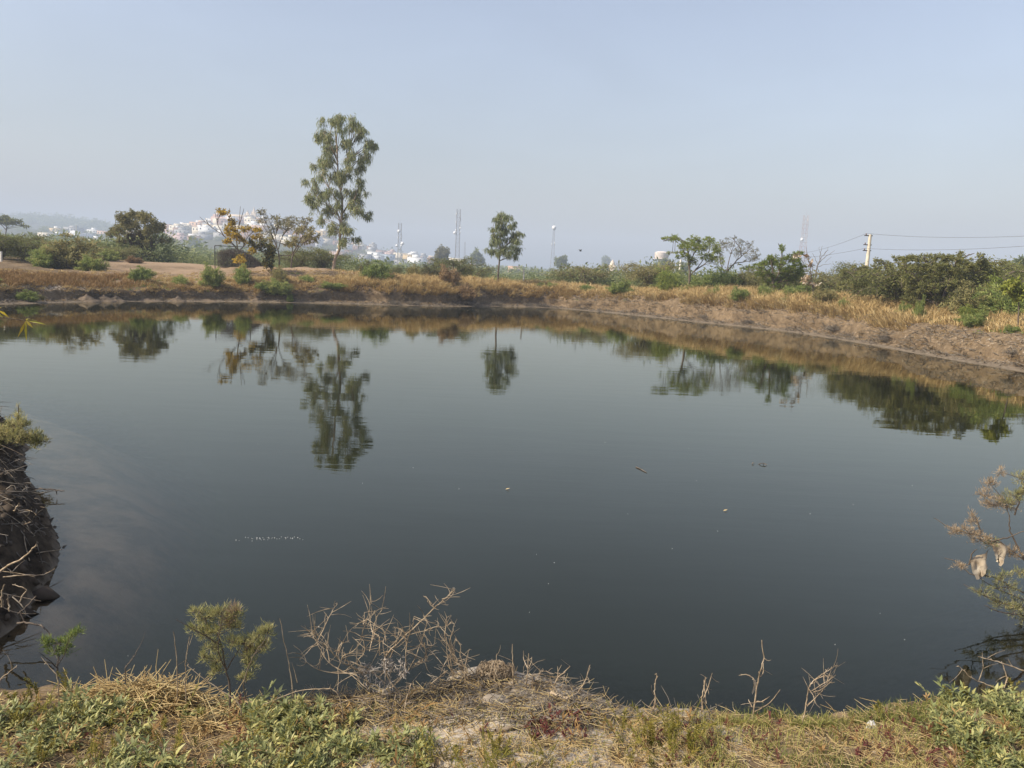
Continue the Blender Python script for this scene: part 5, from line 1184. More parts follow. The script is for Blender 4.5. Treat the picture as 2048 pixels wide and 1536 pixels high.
# ------------------------------------------------------------------ scrubland mass to the horizon (one uncountable stretch)
rng = np.random.default_rng(501)
def blob(n, L, W, flat=.62):
    m = MB(); a = nrm(rng.normal(size=(n, 3))); u = rng.uniform(.35, 1, n) ** .5
    lump = 1 + .28 * np.sin(3 * np.arctan2(a[:, 1], a[:, 0]) + rng.uniform(0, 6)) + .15 * np.sin(5 * a[:, 2] + rng.uniform(0, 6))
    P = a * (u * lump)[:, None] * [1, 1, flat]; P[:, 2] += flat * .55; P[:, 2] = np.abs(P[:, 2])
    D = a * .5 + rng.normal(0, .6, (n, 3)) * [1, 1, .6]
    leaves(m, P, D, L * rng.uniform(.6, 1.4, n), W * rng.uniform(.6, 1.4, n), rng, np.clip(.48 + rng.normal(0, .2, n), 0, 1))
    return m
near_b = [blob(750, .13, .05) for _ in range(5)]; far_b = [blob(190, .28, .14) for _ in range(5)]
mass = MB()
def sow(n, Y0, Y1, a0, a1, s0, s1, protos, kw=None, zs=1.0):
    Yv = np.sqrt(rng.uniform(Y0 ** 2, Y1 ** 2, n)); an = rng.uniform(a0, a1, n); Xv = an * Yv; Zv = land(Xv, Yv)
    tt, ii = pond(Xv, Yv)
    prof = OP[ii]
    for i in range(n):
        x, y = Xv[i], Yv[i]; ang = x / y
        if tt[i] < 9.5: continue
        if tt[i] < 27 and -0.46 < ang < -0.235 and OF[ii[i]] > .5: continue      # the bare rise stays open
        if tt[i] < 19 and ang < -0.46: continue
        if tt[i] < 13 and ang < -0.10: continue
        if 600 < y < 960 and -0.47 < ang < -.09 and rng.uniform() < .55: continue
        s = rng.uniform(s0, s1) * (1 + .5 * (rng.uniform() < .08)); rz = rng.uniform(0, 2 * pi)
        R_ = np.array([[cos(rz), -sin(rz), 0], [sin(rz), cos(rz), 0], [0, 0, zs * rng.uniform(.8, 1.15)]])
        mass.merge(protos[i % 5], R_, (x, y, Zv[i] - .1), s)
sow(780, 45, 135, -.75, .95, 1.1, 2.1, near_b, zs=.85)
sow(300, 60, 115, .06, .78, 1.9, 3.0, near_b, zs=.95)
sow(260, 62, 120, -.2, .4, 1.0, 1.7, near_b, zs=.9)
sow(560, 135, 260, -.72, .85, 1.8, 3.0, far_b, zs=.8)
sow(600, 260, 600, -.70, .80, 2.6, 4.4, far_b, zs=.85)
sow(500, 600, 1150, -.70, .75, 3.5, 6.0, far_b, zs=.9)
sow(300, 1150, 2000, -.75, .75, 6, 10, far_b, zs=.9); sow(260, 1300, 1600, -.72, -.44, 6, 11, far_b, zs=1.0); sow(330, 72, 140, -.74, -.18, 1.2, 2.1, near_b, zs=.9); sow(260, 150, 420, -.70, -.40, 2.2, 4.0, far_b, zs=.9)
mass.build('scrubland', M_SCRUB, None, kind='stuff', label='hazy grey-green thorn scrub stretching back to the town')
# a few taller hazy trees that stand out of the scrub
for i, (px, ytop, ybot, Y, w_, lab) in enumerate([(884, 491, 530, 300, 26, 'grey bare-looking hazy tree left of tallest mast foot'), (953, 505, 530, 420, 22, 'hazy dark round tree right of the tallest mast foot'), (1122, 514, 535, 420, 20, 'hazy round treetop right of the thin dish mast'), (1328, 517, 545, 330, 32, 'hazy round tree in front of the water tank'), (1366, 525, 550, 300, 26, 'hazy tree right of the leaning white post'), (1690, 540, 560, 140, 30, 'hazy treetop low between bare tree and power pole'), (2040, 518, 560, 90, 50, 'pale hazy tree behind thicket at the right edge'), (388, 475, 500, 600, 20, 'dark round tree below the town left of the thorn pen'), (322, 470, 500, 330, 40, 'hazy bush-covered knoll tree right of the round tree'), (1212, 512, 535, 900, 12, 'faint far treetop left of the small shrine')]):
    mp = Y / FPX; r = w_ / 2
    clump_tree('hazy_tree', lab, 'tree', Y, lambda x, y: (x, y), (px, ybot), [[(px, ybot), (px, (ytop + ybot) / 2), (px, ytop + r * .5)]],
        [(px + r * a, ytop + (ybot - ytop) * b, r * .55, (ybot - ytop) * .28) for a, b in ((0, .24), (-.5, .42), (.5, .40), (0, .55), (-.45, .7), (.45, .68))], 600 + i, M_GREYL if i == 0 else M_SCRUB, L=4.5 * mp, W=2.4 * mp, dens=6.0 * (.05 / mp) ** .5, r0=1.2 * mp, depth=.8, tw_r=.25 * mp, limb_r=.5 * mp, per=9, group='hazy trees rising from the scrub')
# ------------------------------------------------------------------ foreground
F3 = lambda x, y: (0 + x / 4.876, 1221 + y / 4.876)
F4 = lambda x, y: (340 + x / 4.314, 1180 + y / 4.314)
F5 = lambda x, y: (700 + x / 4.267, 1180 + y / 4.267)
F6 = lambda x, y: (1120 + x / 4.267, 1200 + y / 4.267)
F7 = lambda x, y: (1560 + x / 4.197, 1200 + y / 4.197)
F8 = lambda x, y: (1800 + x / 3.839, 900 + y / 3.839)
FL = lambda x, y: (0 + x / 4.876, 800 + y / 4.876)
frng = np.random.default_rng(700)

def edgeY(px):
    """distance of the near bank's lip in the direction of a photo column"""
    xs = [p[0] for p in NEAR_PX[::-1]]; ys = [p[1] for p in NEAR_PX[::-1]]
    return float(at_z(px, np.interp(px, xs, ys), .84)[1])

def sticks(name, label, cat, Y, conv, lines, r, mat=None, seed=0, twigs=0, part='stem', dyk=.05, ground=True, knots=True):
    """dead stems traced line by line, standing in depth; lines = [points,...] the first starts at the foot"""
    rng = np.random.default_rng(seed); mb = MB()
    W_ = [np.array([at(*conv(*p), Y) for p in ln]) for ln in lines]
    b = W_[0][0].copy()
    if ground: b[2] = min(b[2], gz(b[0], b[1]))
    t = thing(name, label, cat, b)
    if ground: W_[0] = np.vstack([b - [0, 0, .04], W_[0]]) if W_[0][0][2] - b[2] > .02 else W_[0]
    done = []
    for i, P in enumerate(W_):
        P = P - b; L = np.linalg.norm(P[-1] - P[0])
        if i:
            d = np.concatenate(done); k = np.linalg.norm((d - P[0])[:, [0, 2]], axis=1).argmin(); dy0 = d[k][1] if np.linalg.norm((d - P[0])[:, [0, 2]], axis=1)[k] < .06 else rng.normal(0, dyk * .5)
            P[:, 1] += dy0 + np.linspace(0, 1, len(P)) * rng.normal(0, dyk)
        rr = r * (1.0 if i == 0 else .62)
        Q = tube_path(mb, P, rr, rr * .38, 5, 5, wob=rr * .35, rng=rng); done.append(Q)
        if knots:
            kk = rng.choice(len(Q), max(1, len(Q) // 4)); dd = nrm(rng.normal(size=(len(kk), 3)) + [0, 0, .7])
            tubes(mb, np.stack([Q[kk], Q[kk] + dd * .010], 1), np.broadcast_to([rr * .55, rr * .3], (len(kk), 2)), 4)
    if twigs:
        d = np.concatenate(done); p = d[rng.integers(0, len(d), twigs)]; a = nrm(rng.normal(size=(twigs, 3)) * [1, .7, .8] + [0, 0, .35]) * rng.uniform(.03, .13, twigs)[:, None]
        tubes(mb, bez(p, p + a * .5 + rng.normal(0, .012, (twigs, 3)), p + a, 4), np.broadcast_to(np.array([.5, .42, .36, .2]) * r * .7, (twigs, 4)), 3)
    mb.build(part, mat or M_DEAD, t, True)
    return t, b

# --- feathery bush at the lip, left
def plume_bush(name, label, Y, conv, base, stems, sets, seed, r0, L, W, dens, zbase=None, depth=.6, tw=.0016, bark=None, root=None):
    rng = np.random.default_rng(seed); b = np.array(root) if root is not None else at(*conv(*base), Y)
    if root is None: b[2] = gz(b[0], b[1]) if zbase is None else zbase
    t = thing(name, label, 'bush', b); mb = MB(); nodes = []
    for i, st in enumerate(stems):
        P = np.array([at(*conv(*p), Y) for p in st]) - b
        if i == 0: P = np.vstack([[0, 0, -.03], P]) if root is not None or P[0][2] > .03 else P
        P[:, 1] += np.linspace(0, 1, len(P)) * rng.normal(0, .12) * (i > 0)
        nodes.append(tube_path(mb, P, r0 * (1 if i == 0 else .6), r0 * .22, 5, 5, wob=r0 * .2, rng=rng))
    nodes = np.concatenate(nodes); mpp = Y / FPX; sc = conv(1, 0)[0] - conv(0, 0)[0]
    for (mat, cl, tone) in sets:
        ml = MB()
        for (x, y, rx, ry) in cl:
            C = at(*conv(x, y), Y) - b; R = np.array([rx, (rx + ry) / 2 * depth * 1.4, ry]) * sc * mpp; C[1] += rng.normal(0, .3) * R[1]
            d = np.linalg.norm(nodes - C, axis=1); a = nodes[d.argmin()]
            tubes(mb, bez(a[None], ((a + C) / 2 + rng.normal(0, .02, 3))[None], C[None], 5), np.linspace(r0 * .3, r0 * .15, 5)[None], 4)
            foliage(ml, mb, rng, C, R, max(10, int(dens * (rx * ry) ** .5 * sc * 1.9)), 14, L, W, 'up', tw_r=tw, tone=tone, tvar=.35)
        ml.build('foliage', mat, t)
    mb.build('stems', bark or M_BARK, t, True)
    return t
Yb = edgeY(470) + .02
plume_bush('tamarisk_bush', 'feathery grey-green bush with two plumes rising from the near bank at left', Yb, F4, (510, 850),
  [[(515, 850), (480, 680), (450, 500), (400, 380), (330, 330)], [(480, 680), (445, 520), (470, 330), (540, 90)], [(655, 950), (655, 800), (700, 650), (780, 480), (900, 310)], [(655, 800), (680, 600), (640, 450)], [(440, 480), (330, 330), (150, 150)], [(480, 700), (560, 560), (640, 430)]],
  [(M_TAMN, [(235, 190, 85, 45), (330, 230, 100, 60), (440, 200, 80, 80), (560, 220, 75, 75), (230, 330, 90, 45), (320, 370, 95, 65), (430, 330, 95, 75), (555, 310, 75, 50), (370, 480, 65, 80), (410, 600, 60, 80), (400, 700, 55, 60), (550, 440, 80, 55), (640, 450, 85, 55), (760, 380, 70, 55), (840, 350, 60, 55), (820, 470, 60, 55), (740, 520, 75, 55), (640, 560, 75, 55), (700, 640, 70, 55), (660, 740, 60, 40), (300, 560, 40, 50)], .5),
   (M_RUST, [(540, 180, 40, 70), (500, 270, 40, 50), (700, 500, 35, 40)], .5)], 701, .006, .027, .0025, .72)
plume_bush('tamarisk_bush', 'dull green bush standing in the shallow water near the bottom left corner', 4.7, F3, (560, 560),
  [[(560, 580), (570, 480), (580, 380), (590, 270)], [(560, 560), (520, 450), (470, 340)], [(570, 520), (660, 400), (740, 200)], [(525, 570), (520, 430)]],
  [(M_TAM, [(480, 320, 60, 40), (560, 330, 70, 45), (640, 330, 60, 45), (700, 250, 60, 50), (540, 390, 90, 40), (640, 400, 60, 40), (440, 300, 40, 30), (750, 210, 35, 30)], .3)], 702, .006, .035, .004, .6, zbase=-.12)

# --- right-hand bush over the water, hung with rags
YR = 6.5
plume_bush('tamarisk_bush', 'rusty and green feathery bush leaning over the water at right, hung with rags', YR, F8, (1100, 1200),
  [[(1150, 1080), (1050, 960), (950, 830), (880, 700), (840, 600), (838, 510), (800, 400)], [(1000, 900), (940, 830), (800, 720), (650, 690), (480, 650), (360, 580)], [(1100, 1150), (940, 1095), (760, 1000), (600, 990), (500, 900), (410, 875)], [(1080, 1200), (940, 1150), (780, 1090), (640, 1000)], [(1100, 1250), (950, 1210), (760, 1180), (620, 1110), (530, 1060)], [(620, 640), (600, 540), (560, 470)], [(700, 700), (760, 640), (830, 560)], [(1100, 1280), (900, 1260), (740, 1230), (630, 1180)], [(880, 500), (920, 380), (960, 230)], [(530, 880), (540, 780), (560, 740)]],
  [(M_RUST, [(740, 420, 100, 65), (850, 440, 85, 55), (690, 260, 50, 50), (770, 170, 22, 45), (690, 360, 70, 50), (540, 640, 110, 50), (430, 630, 75, 35), (610, 690, 90, 50), (570, 540, 30, 70), (860, 790, 80, 45), (450, 890, 50, 25)], .6),
   (M_TAMN, [(720, 720, 70, 40), (940, 330, 50, 40), (900, 930, 60, 40), (820, 390, 70, 40), (880, 350, 60, 45), (930, 210, 55, 75), (640, 1085, 70, 45), (770, 970, 70, 60), (820, 1060, 110, 50), (790, 1170, 140, 65), (900, 1210, 110, 95), (655, 955, 35, 25), (940, 1300, 60, 50), (980, 1090, 60, 80), (1050, 1220, 90, 100), (1040, 300, 80, 90)], .45)], 703, .013, .038, .0036, .68, root=(5.75, 6.45, .15), tw=.0024, depth=.7)
def rag(name, label, Y, conv, outline, seed, mat, sag=.05):
    """cloth: outline filled with a wrinkled two-sided sheet"""
    rng = np.random.default_rng(seed); O = np.array(outline, float); c = O.mean(0); n = len(O); m = MB()
    K = 7; V = []; rings = []
    for k in range(K):
        f = 1 - k / K; ring = c + (O - c) * f
        if k == 0:
            pass
        P = at(*conv(ring[:, 0], ring[:, 1]), Y); P[:, 1] += sag * (fbm(ring[:, 0] / 45 + seed, ring[:, 1] / 110, 3, seed) + .6 * np.sin(ring[:, 0] / 22.0)); V.append(P)
    V.append(at(*conv(c[0], c[1]), Y)[None]); A = np.concatenate(V); b = A.mean(0)
    q = [[k * n + j, k * n + (j + 1) % n, (k + 1) * n + (j + 1) % n, (k + 1) * n + j] for k in range(K - 1) for j in range(n)]
    tr = [[(K - 1) * n + j, (K - 1) * n + (j + 1) % n, K * n] for j in range(n)]
    m.add(A - b, quads=q, tris=tr); m.add(A - b + [0, .004, 0], quads=[f[::-1] for f in q], tris=[f[::-1] for f in tr])
    o = m.build(name, mat, None, True, label=label, category='rag'); o.location = b
    return o
def fine(pts, k=5, jit=4, seed=0):
    r = np.random.default_rng(seed); P = np.array(pts, float); out = []
    for i in range(len(P)):
        a, b = P[i], P[(i + 1) % len(P)]
        for j in range(k): out.append(a + (b - a) * j / k + (r.normal(0, jit, 2) if j else 0))
    return out
M_RAG = rough_mat('dirty_cloth', [(.26, .19, .12), (.44, .36, .26), (.56, .49, .38)], 14, .95, .5, .01)
M_RAG2 = rough_mat('grey_cloth', [(.22, .18, .14), (.36, .31, .26), (.45, .40, .34)], 14, .95, .5, .01)
rag('rag', 'pale dirty rag draped on the right-hand bush, larger of two', YR - .02, F8, fine([(540, 850), (600, 815), (690, 765), (655, 860), (672, 905), (625, 985), (595, 1000), (560, 930)], 4, 4, 1), 3, M_RAG, .03)
rag('rag', 'small brown rag hanging right of the larger rag on the right-hand bush', YR - .03, F8, fine([(715, 735), (770, 700), (832, 760), (800, 830), (772, 892), (748, 860), (733, 790)], 4, 4, 2), 4, M_RAG, .03)

# --- left promontory bush and roots
plume_bush('tamarisk_bush', 'light green feathery bush overhanging the water at the left edge', 10.0, FL, (-300, 600),
  [[(-330, 560), (-150, 500), (0, 455), (100, 440), (180, 405), (260, 380)], [(-100, 480), (60, 380), (130, 300), (175, 180), (176, 50)], [(0, 455), (40, 380), (60, 300)], [(180, 410), (300, 420), (400, 440)]],
  [(M_TAMN, [(140, 265, 110, 55), (230, 240, 55, 50), (320, 350, 85, 45), (190, 350, 140, 50), (60, 340, 80, 60), (400, 395, 55, 35), (350, 430, 50, 50), (172, 140, 14, 60), (-40, 320, 90, 70), (20, 400, 90, 40), (240, 410, 80, 35)], .42)], 704, .02, .075, .008, .95, root=tuple(np.array([-7.75, 10.0, .5])), tw=.004, depth=.8)
t, b = sticks('water_twig', 'black twig reaching out over the water from the left promontory', 'stick', 8.9, FL, [[(250, 880), (330, 870), (440, 868), (560, 880), (630, 888)], [(545, 878), (548, 905), (550, 925)], [(330, 870), (300, 930), (330, 960)]], .012, M_BARK, 9, ground=False)
for k, (lab, ln) in enumerate([('pale forked root lying on the left promontory face', [[(-20, 1320), (60, 1200), (105, 1120), (150, 1075), (190, 1005)], [(105, 1120), (60, 1060), (20, 960)]]), ('long thin root trailing down the left promontory face', [[(130, 1150), (160, 1230), (210, 1360), (290, 1470), (340, 1530)]]),
       ('crossed pale twigs on the left promontory', [[(0, 1310), (90, 1260), (180, 1230), (290, 1195)], [(20, 1340), (120, 1260), (215, 1185)]]), ('bent root near the waterline of the left promontory', [[(215, 1535), (300, 1460), (355, 1400), (330, 1385), (300, 1388)]])]):
    sticks('root', lab, 'root', 6.85, FL, ln, .014, None, 20 + k, ground=False)
sticks('root', 'long pale root along the lower left promontory', 'root', 5.75, lambda x, y: (x / 4.876, 1060 + y / 4.876), [[(0, 410), (100, 340), (240, 260), (340, 165), (355, 145)], [(30, 460), (190, 455), (380, 460), (470, 415)]], .011, None, 31, ground=False)
sticks('root', 'cluster of short pale roots at the promontory foot', 'root', 5.5, lambda x, y: (x / 4.876, 1060 + y / 4.876), [[(20, 750), (15, 640), (45, 530)], [(100, 790), (70, 680), (60, 640)], [(195, 700), (215, 640), (245, 585), (100, 545)]], .011, None, 32, ground=False)
sticks('water_twig', 'black arched twig dipping into shallow water left of the standing bush', 'stick', 5.2, lambda x, y: (x / 4.876, 1060 + y / 4.876), [[(170, 910), (280, 905), (380, 925), (440, 965), (490, 1020)], [(190, 790), (230, 890), (265, 960)], [(360, 640), (280, 730), (200, 800)]], .009, M_BARK, 33, ground=False)
# crumbled clods on the promontory (uncountable)
mb = MB(); n = 5200
x = frng.uniform(-10, -3.2, n); y = frng.uniform(4.2, 12, n); tt, _ = pond(x, y); k = (tt > -.1) & (tt < 1.8); x, y = x[k], y[k]; n = len(x); p = np.stack([x, y, near_z(x, y)], -1); sz = frng.lognormal(-3.75, .55, n)
o8 = np.array([[1, 0, 0], [0, 1, 0], [-1, 0, 0], [0, -1, 0], [0, 0, .8], [0, 0, -.8]]); V = p[:, None] + o8[None] * frng.uniform(.5, 1.4, (n, 6, 1)) * sz[:, None, None] + frng.normal(0, .25, (n, 6, 3)) * sz[:, None, None]
fa = np.array([[0, 1, 4], [1, 2, 4], [2, 3, 4], [3, 0, 4], [1, 0, 5], [2, 1, 5], [3, 2, 5], [0, 3, 5]]); mb.add(V.reshape(-1, 3), tris=(np.arange(n)[:, None, None] * 6 + fa).reshape(-1, 3), tint=np.repeat(frng.uniform(0, 1, n), 8))
mb.build('soil_clods', rough_mat('dark_clod', [(.020, .015, .010), (.06, .044, .03), (.12, .09, .06)], 9, tintmix=.6), None, kind='stuff', label='crumbled dark soil clods on the left promontory')
# loose roots and dead stems on the promontory (uncountable)
mb = MB(); n = 2600
x = frng.uniform(-9.5, -3.3, n); y = frng.uniform(4.4, 12, n); tt, _ = pond(x, y); k = (tt > .02) & (tt < 2.2); x, y = x[k], y[k]; z = land(x, y); n = len(x)
p = np.stack([x, y, z + .03], -1); d = nrm(frng.normal(size=(n, 3)) * [1, 1, .45] + [.35, 0, -.2]) * frng.uniform(.08, .32, n)[:, None]
q = p + d; q[:, 2] = np.maximum(q[:, 2], near_z(q[:, 0], q[:, 1]) + .01)
tubes(mb, bez(p, (p + q) / 2 + frng.normal(0, .03, (n, 3)) + [0, 0, .03], q, 4), np.broadcast_to([.006, .005, .004, .002], (n, 4)), 3)
mb.build('root_litter', M_DEADD, None, kind='stuff', label='tangled dead roots and stems on the left promontory')

mb = MB(); n = 520
x = frng.uniform(-9.5, -3.3, n); y = frng.uniform(4.4, 12, n); tt, _ = pond(x, y); k = (tt > .06) & (tt < 1.6); x, y = x[k], y[k]; z = near_z(x, y); n = len(x)
p = np.stack([x, y, z + .02], -1); d = nrm(frng.normal(size=(n, 3)) * [1, 1, .5] + [.3, -.2, -.3]) * frng.uniform(.1, .45, n)[:, None]
q = p + d; q[:, 2] = np.maximum(q[:, 2], near_z(q[:, 0], q[:, 1]) + .015); m_ = (p + q) / 2 + frng.normal(0, .04, (n, 3)); m_[:, 2] = np.maximum(m_[:, 2], near_z(m_[:, 0], m_[:, 1]) + .03)
tubes(mb, bez(p, m_, q, 6), np.broadcast_to([.0048, .0045, .004, .0034, .0028, .0015], (n, 6)), 4)
mb.build('pale_roots', M_DEAD, None, kind='stuff', label='pale dry roots straggling over the left promontory')

# --- dead twiggy bush in the middle
Yd = edgeY(770) - .03
dead = [[(430, 900), (330, 760), (300, 580), (420, 440), (600, 272), (720, 150), (800, 85), (890, 0)], [(720, 150), (700, 100), (678, 42)], [(800, 85), (788, 60)], [(340, 850), (500, 690), (590, 500), (640, 350), (645, 300), (612, 262)], [(630, 375), (690, 352), (760, 340)], [(600, 480), (640, 540), (730, 505)], [(630, 470), (638, 640), (560, 680)],
  [(300, 800), (150, 660), (-60, 565), (60, 475), (130, 300), (180, 150), (200, 0)], [(130, 262), (108, 225)], [(160, 222), (190, 220)], [(120, 700), (-60, 560), (-130, 440), (-210, 330), (-240, 200), (-225, 215)], [(-215, 320), (-165, 215), (-110, 105), (-85, 80)], [(-210, 330), (-265, 300)], [(-60, 480), (-70, 430), (-20, 400), (20, 410)],
  [(300, 600), (280, 460), (298, 395), (260, 340)], [(250, 560), (240, 430), (180, 400), (200, 300), (235, 260)], [(340, 580), (395, 440), (380, 350)], [(395, 440), (415, 350)], [(470, 690), (490, 430), (540, 300), (557, 190)], [(480, 420), (468, 245)], [(150, 700), (-100, 700), (-280, 660), (-410, 560)], [(20, 720), (-180, 640), (-280, 520), (-350, 440)], [(-180, 640), (-250, 500)], [(180, 820), (60, 640), (110, 560), (105, 460), (30, 455)],
  [(160, 540), (170, 440), (130, 370), (150, 320)], [(350, 880), (200, 880), (60, 840), (-100, 860)], [(500, 830), (560, 880), (480, 960)], [(540, 700), (600, 640), (640, 655)], [(520, 800), (490, 900), (500, 1000)]]
t, b = sticks('dead_bush', 'leafless tangled grey bush on the near bank, widest of the dead plants', 'dead bush', Yd, F5, dead, .0046, None, 41, 260, 'branches', .10)
mb = MB(); rng = np.random.default_rng(42)
for (cx0, cy0, rx, ry, n) in [(150, 680, 90, 60, 150), (330, 630, 70, 90, 150), (450, 660, 50, 110, 110), (250, 800, 160, 60, 120)]:
    C = at(*F5(cx0, cy0), Yd) - b; R = np.array([rx, 60, ry]) / 4.267 * Yd / FPX; p = inside(rng, n, C, R); d = nrm(rng.normal(size=(n, 3)) - [0, 0, .6]) * rng.uniform(.015, .06, n)[:, None]
    leaves(mb, p, d, np.linalg.norm(d, axis=1) * .7, .004, rng, .5)
mb.build('caught_debris', M_RAG2, t)
sticks('dead_shrub', 'upright bunch of pale dead stems right of the tangled bush', 'dead bush', edgeY(920) - .05, F5,
  [[(1010, 760), (960, 690), (880, 560), (815, 410), (812, 335), (860, 280)], [(1000, 740), (890, 570), (850, 460), (870, 380), (890, 298)], [(960, 700), (900, 570), (835, 420)], [(1000, 720), (940, 560), (945, 490), (890, 385)], [(900, 640), (860, 570), (800, 545)], [(880, 740), (830, 590), (820, 420)], [(900, 800), (860, 640), (850, 580), (890, 470)], [(1040, 800), (930, 690), (870, 620)], [(830, 690), (720, 750), (640, 800)], [(960, 760), (960, 640), (930, 570)]], .0048, None, 43, 60, 'stems', .06)
mid = [('leftmost bent dead stalk of the row on the pale hump', [[(985, 740), (985, 640), (1005, 550)]]), ('short dead stalk behind the grey debris clump', [[(1238, 660), (1255, 545)]]), ('tall pair of dead stalks on the pale hump', [[(1395, 820), (1390, 640), (1386, 462)], [(1425, 810), (1418, 680), (1400, 570), (1388, 500)]]), ('forked dead stalk shaped like a trident', [[(1505, 770), (1520, 690), (1525, 540)], [(1518, 680), (1485, 640), (1482, 608)], [(1522, 670), (1548, 640), (1552, 608)]]),
       ('slanting dead stalk right of the trident stalk', [[(1755, 785), (1820, 710), (1878, 650)], [(1775, 760), (1775, 680)]]), ('crooked dead stem lying along the water edge', [[(1560, 745), (1610, 720), (1645, 688), (1720, 708), (1795, 712)]]), ('curved slender stalk right of the pale hump', [[(1850, 920), (1930, 880), (2000, 790), (2048, 640)]]), ('splayed twigs low on the pale hump', [[(1790, 930), (1760, 850), (1705, 765)], [(1790, 900), (1840, 790)], [(1800, 910), (1700, 840)]])]
for k, (lab, ln) in enumerate(mid): sticks('dead_stalk', lab, 'stick', edgeY(F5(*ln[0][0])[0]) - .08, F5, ln, .0042, None, 50 + k, 4)
right = [('single short dead stick standing left of the looped root', [[(798, 960), (812, 850), (808, 760), (825, 628)]]), ('forked dead stick at the lip, middle of the right half', [[(1212, 890), (1212, 830), (1235, 720), (1238, 662)], [(1215, 860), (1265, 790), (1322, 670)], [(1250, 885), (1255, 740)], [(1238, 700), (1255, 688)]]), ('tallest dead branch at the lip with side twigs and a caught rag', [[(1648, 955), (1690, 700), (1712, 600), (1738, 500), (1722, 342)], [(1705, 655), (1745, 640), (1760, 575)], [(1685, 718), (1640, 670), (1590, 652), (1540, 670)], [(1668, 870), (1720, 840), (1765, 785)], [(1655, 955), (1770, 850), (1845, 712)], [(1640, 915), (1628, 885)]])]
for k, (lab, ln) in enumerate(right): sticks('dead_stalk', lab, 'stick', edgeY(F6(*ln[0][0])[0]) - .05, F6, ln, .0048, None, 60 + k, 5)
rag('rag', 'small shred of cloth caught on the tallest dead branch', edgeY(1505) - .06, F6, fine([(1650, 690), (1680, 715), (1665, 770), (1640, 805), (1640, 780), (1655, 740)], 3, 3, 3), 5, M_RAG, .01)
sticks('dry_weed', 'dry branching weed with bunched seed heads leaning right on the near bank', 'weed', edgeY(1612) - .16, F7, [[(180, 1170), (190, 1030), (215, 900), (240, 745), (290, 670), (360, 620), (430, 575)], [(225, 890), (350, 765), (400, 670), (440, 575), (490, 552)], [(250, 770), (370, 690), (462, 620)], [(330, 735), (400, 720), (466, 685)], [(370, 700), (380, 650), (440, 610)], [(300, 665), (355, 605), (360, 590)], [(390, 680), (430, 690), (460, 690)], [(240, 745), (235, 740)], [(280, 770), (340, 740), (420, 660)]], .0036, None, 71, 26, 'stem', .05)
for k, (lab, Yk, ln) in enumerate([('long pale stick standing among the leafy plants at right', edgeY(1945) - .42, [[(1580, 1275), (1600, 1170), (1620, 1090), (1645, 1000), (1662, 905)]]), ('dry forked stem arching over the leafy plants at right', edgeY(1990) - .1, [[(1880, 790), (1790, 730), (1660, 680), (1570, 620), (1500, 555)], [(1670, 675), (1682, 560), (1657, 405)]]), ('thin upright dry stem near the right corner', edgeY(2000) - .12, [[(1872, 775), (1895, 700), (1905, 640), (1870, 540)]]), ('straight pale stick crossing the dark reflection at the right edge', edgeY(2030) + .1, [[(2120, 620), (1950, 560), (1800, 510), (1695, 485)]])]):
    sticks('dead_stalk', lab, 'stick', Yk, F7, ln, .0042, None, 80 + k, 3, ground=(k != 3))
for k, (lab, Yk, cv, ln) in enumerate([('tall thin reed with a frayed knot beside the feathery bush', edgeY(580), F4, [[(1065, 950), (1040, 720), (1010, 560), (945, 245)], [(1100, 800), (1040, 640)]]), ('bent straw arching low in front of the tangled bush', edgeY(640) - .12, F4, [[(1490, 1090), (1470, 960), (1420, 870), (1330, 850), (1080, 880), (800, 990)]]), ('golden dry stalk slanting before the feathery bush', edgeY(420) - .12, F4, [[(600, 990), (380, 830), (150, 655)]]), ('leftmost pale reed leaning right by the straw heap', edgeY(60) - .05, F3, [[(560, 660), (480, 550), (400, 450)]]), ('black charred twig behind the straw heap', edgeY(260) + .03, F3, [[(1225, 610), (1235, 540), (1300, 460), (1350, 365)]]), ('upright straw at the right end of the straw heap', edgeY(365), F3, [[(1810, 700), (1815, 480), (1848, 250)]]), ('thin reed rising above the straw heap', edgeY(350), F3, [[(1725, 540), (1690, 205)]]), ('pale reed cut by the left edge above the leafy plants', edgeY(10), F3, [[(0, 690), (80, 610), (165, 535)]])]):
    sticks('dead_stalk', lab, 'stick', Yk, cv, ln, .0034, M_BARK if 'black' in lab else None, 90 + k, 2)
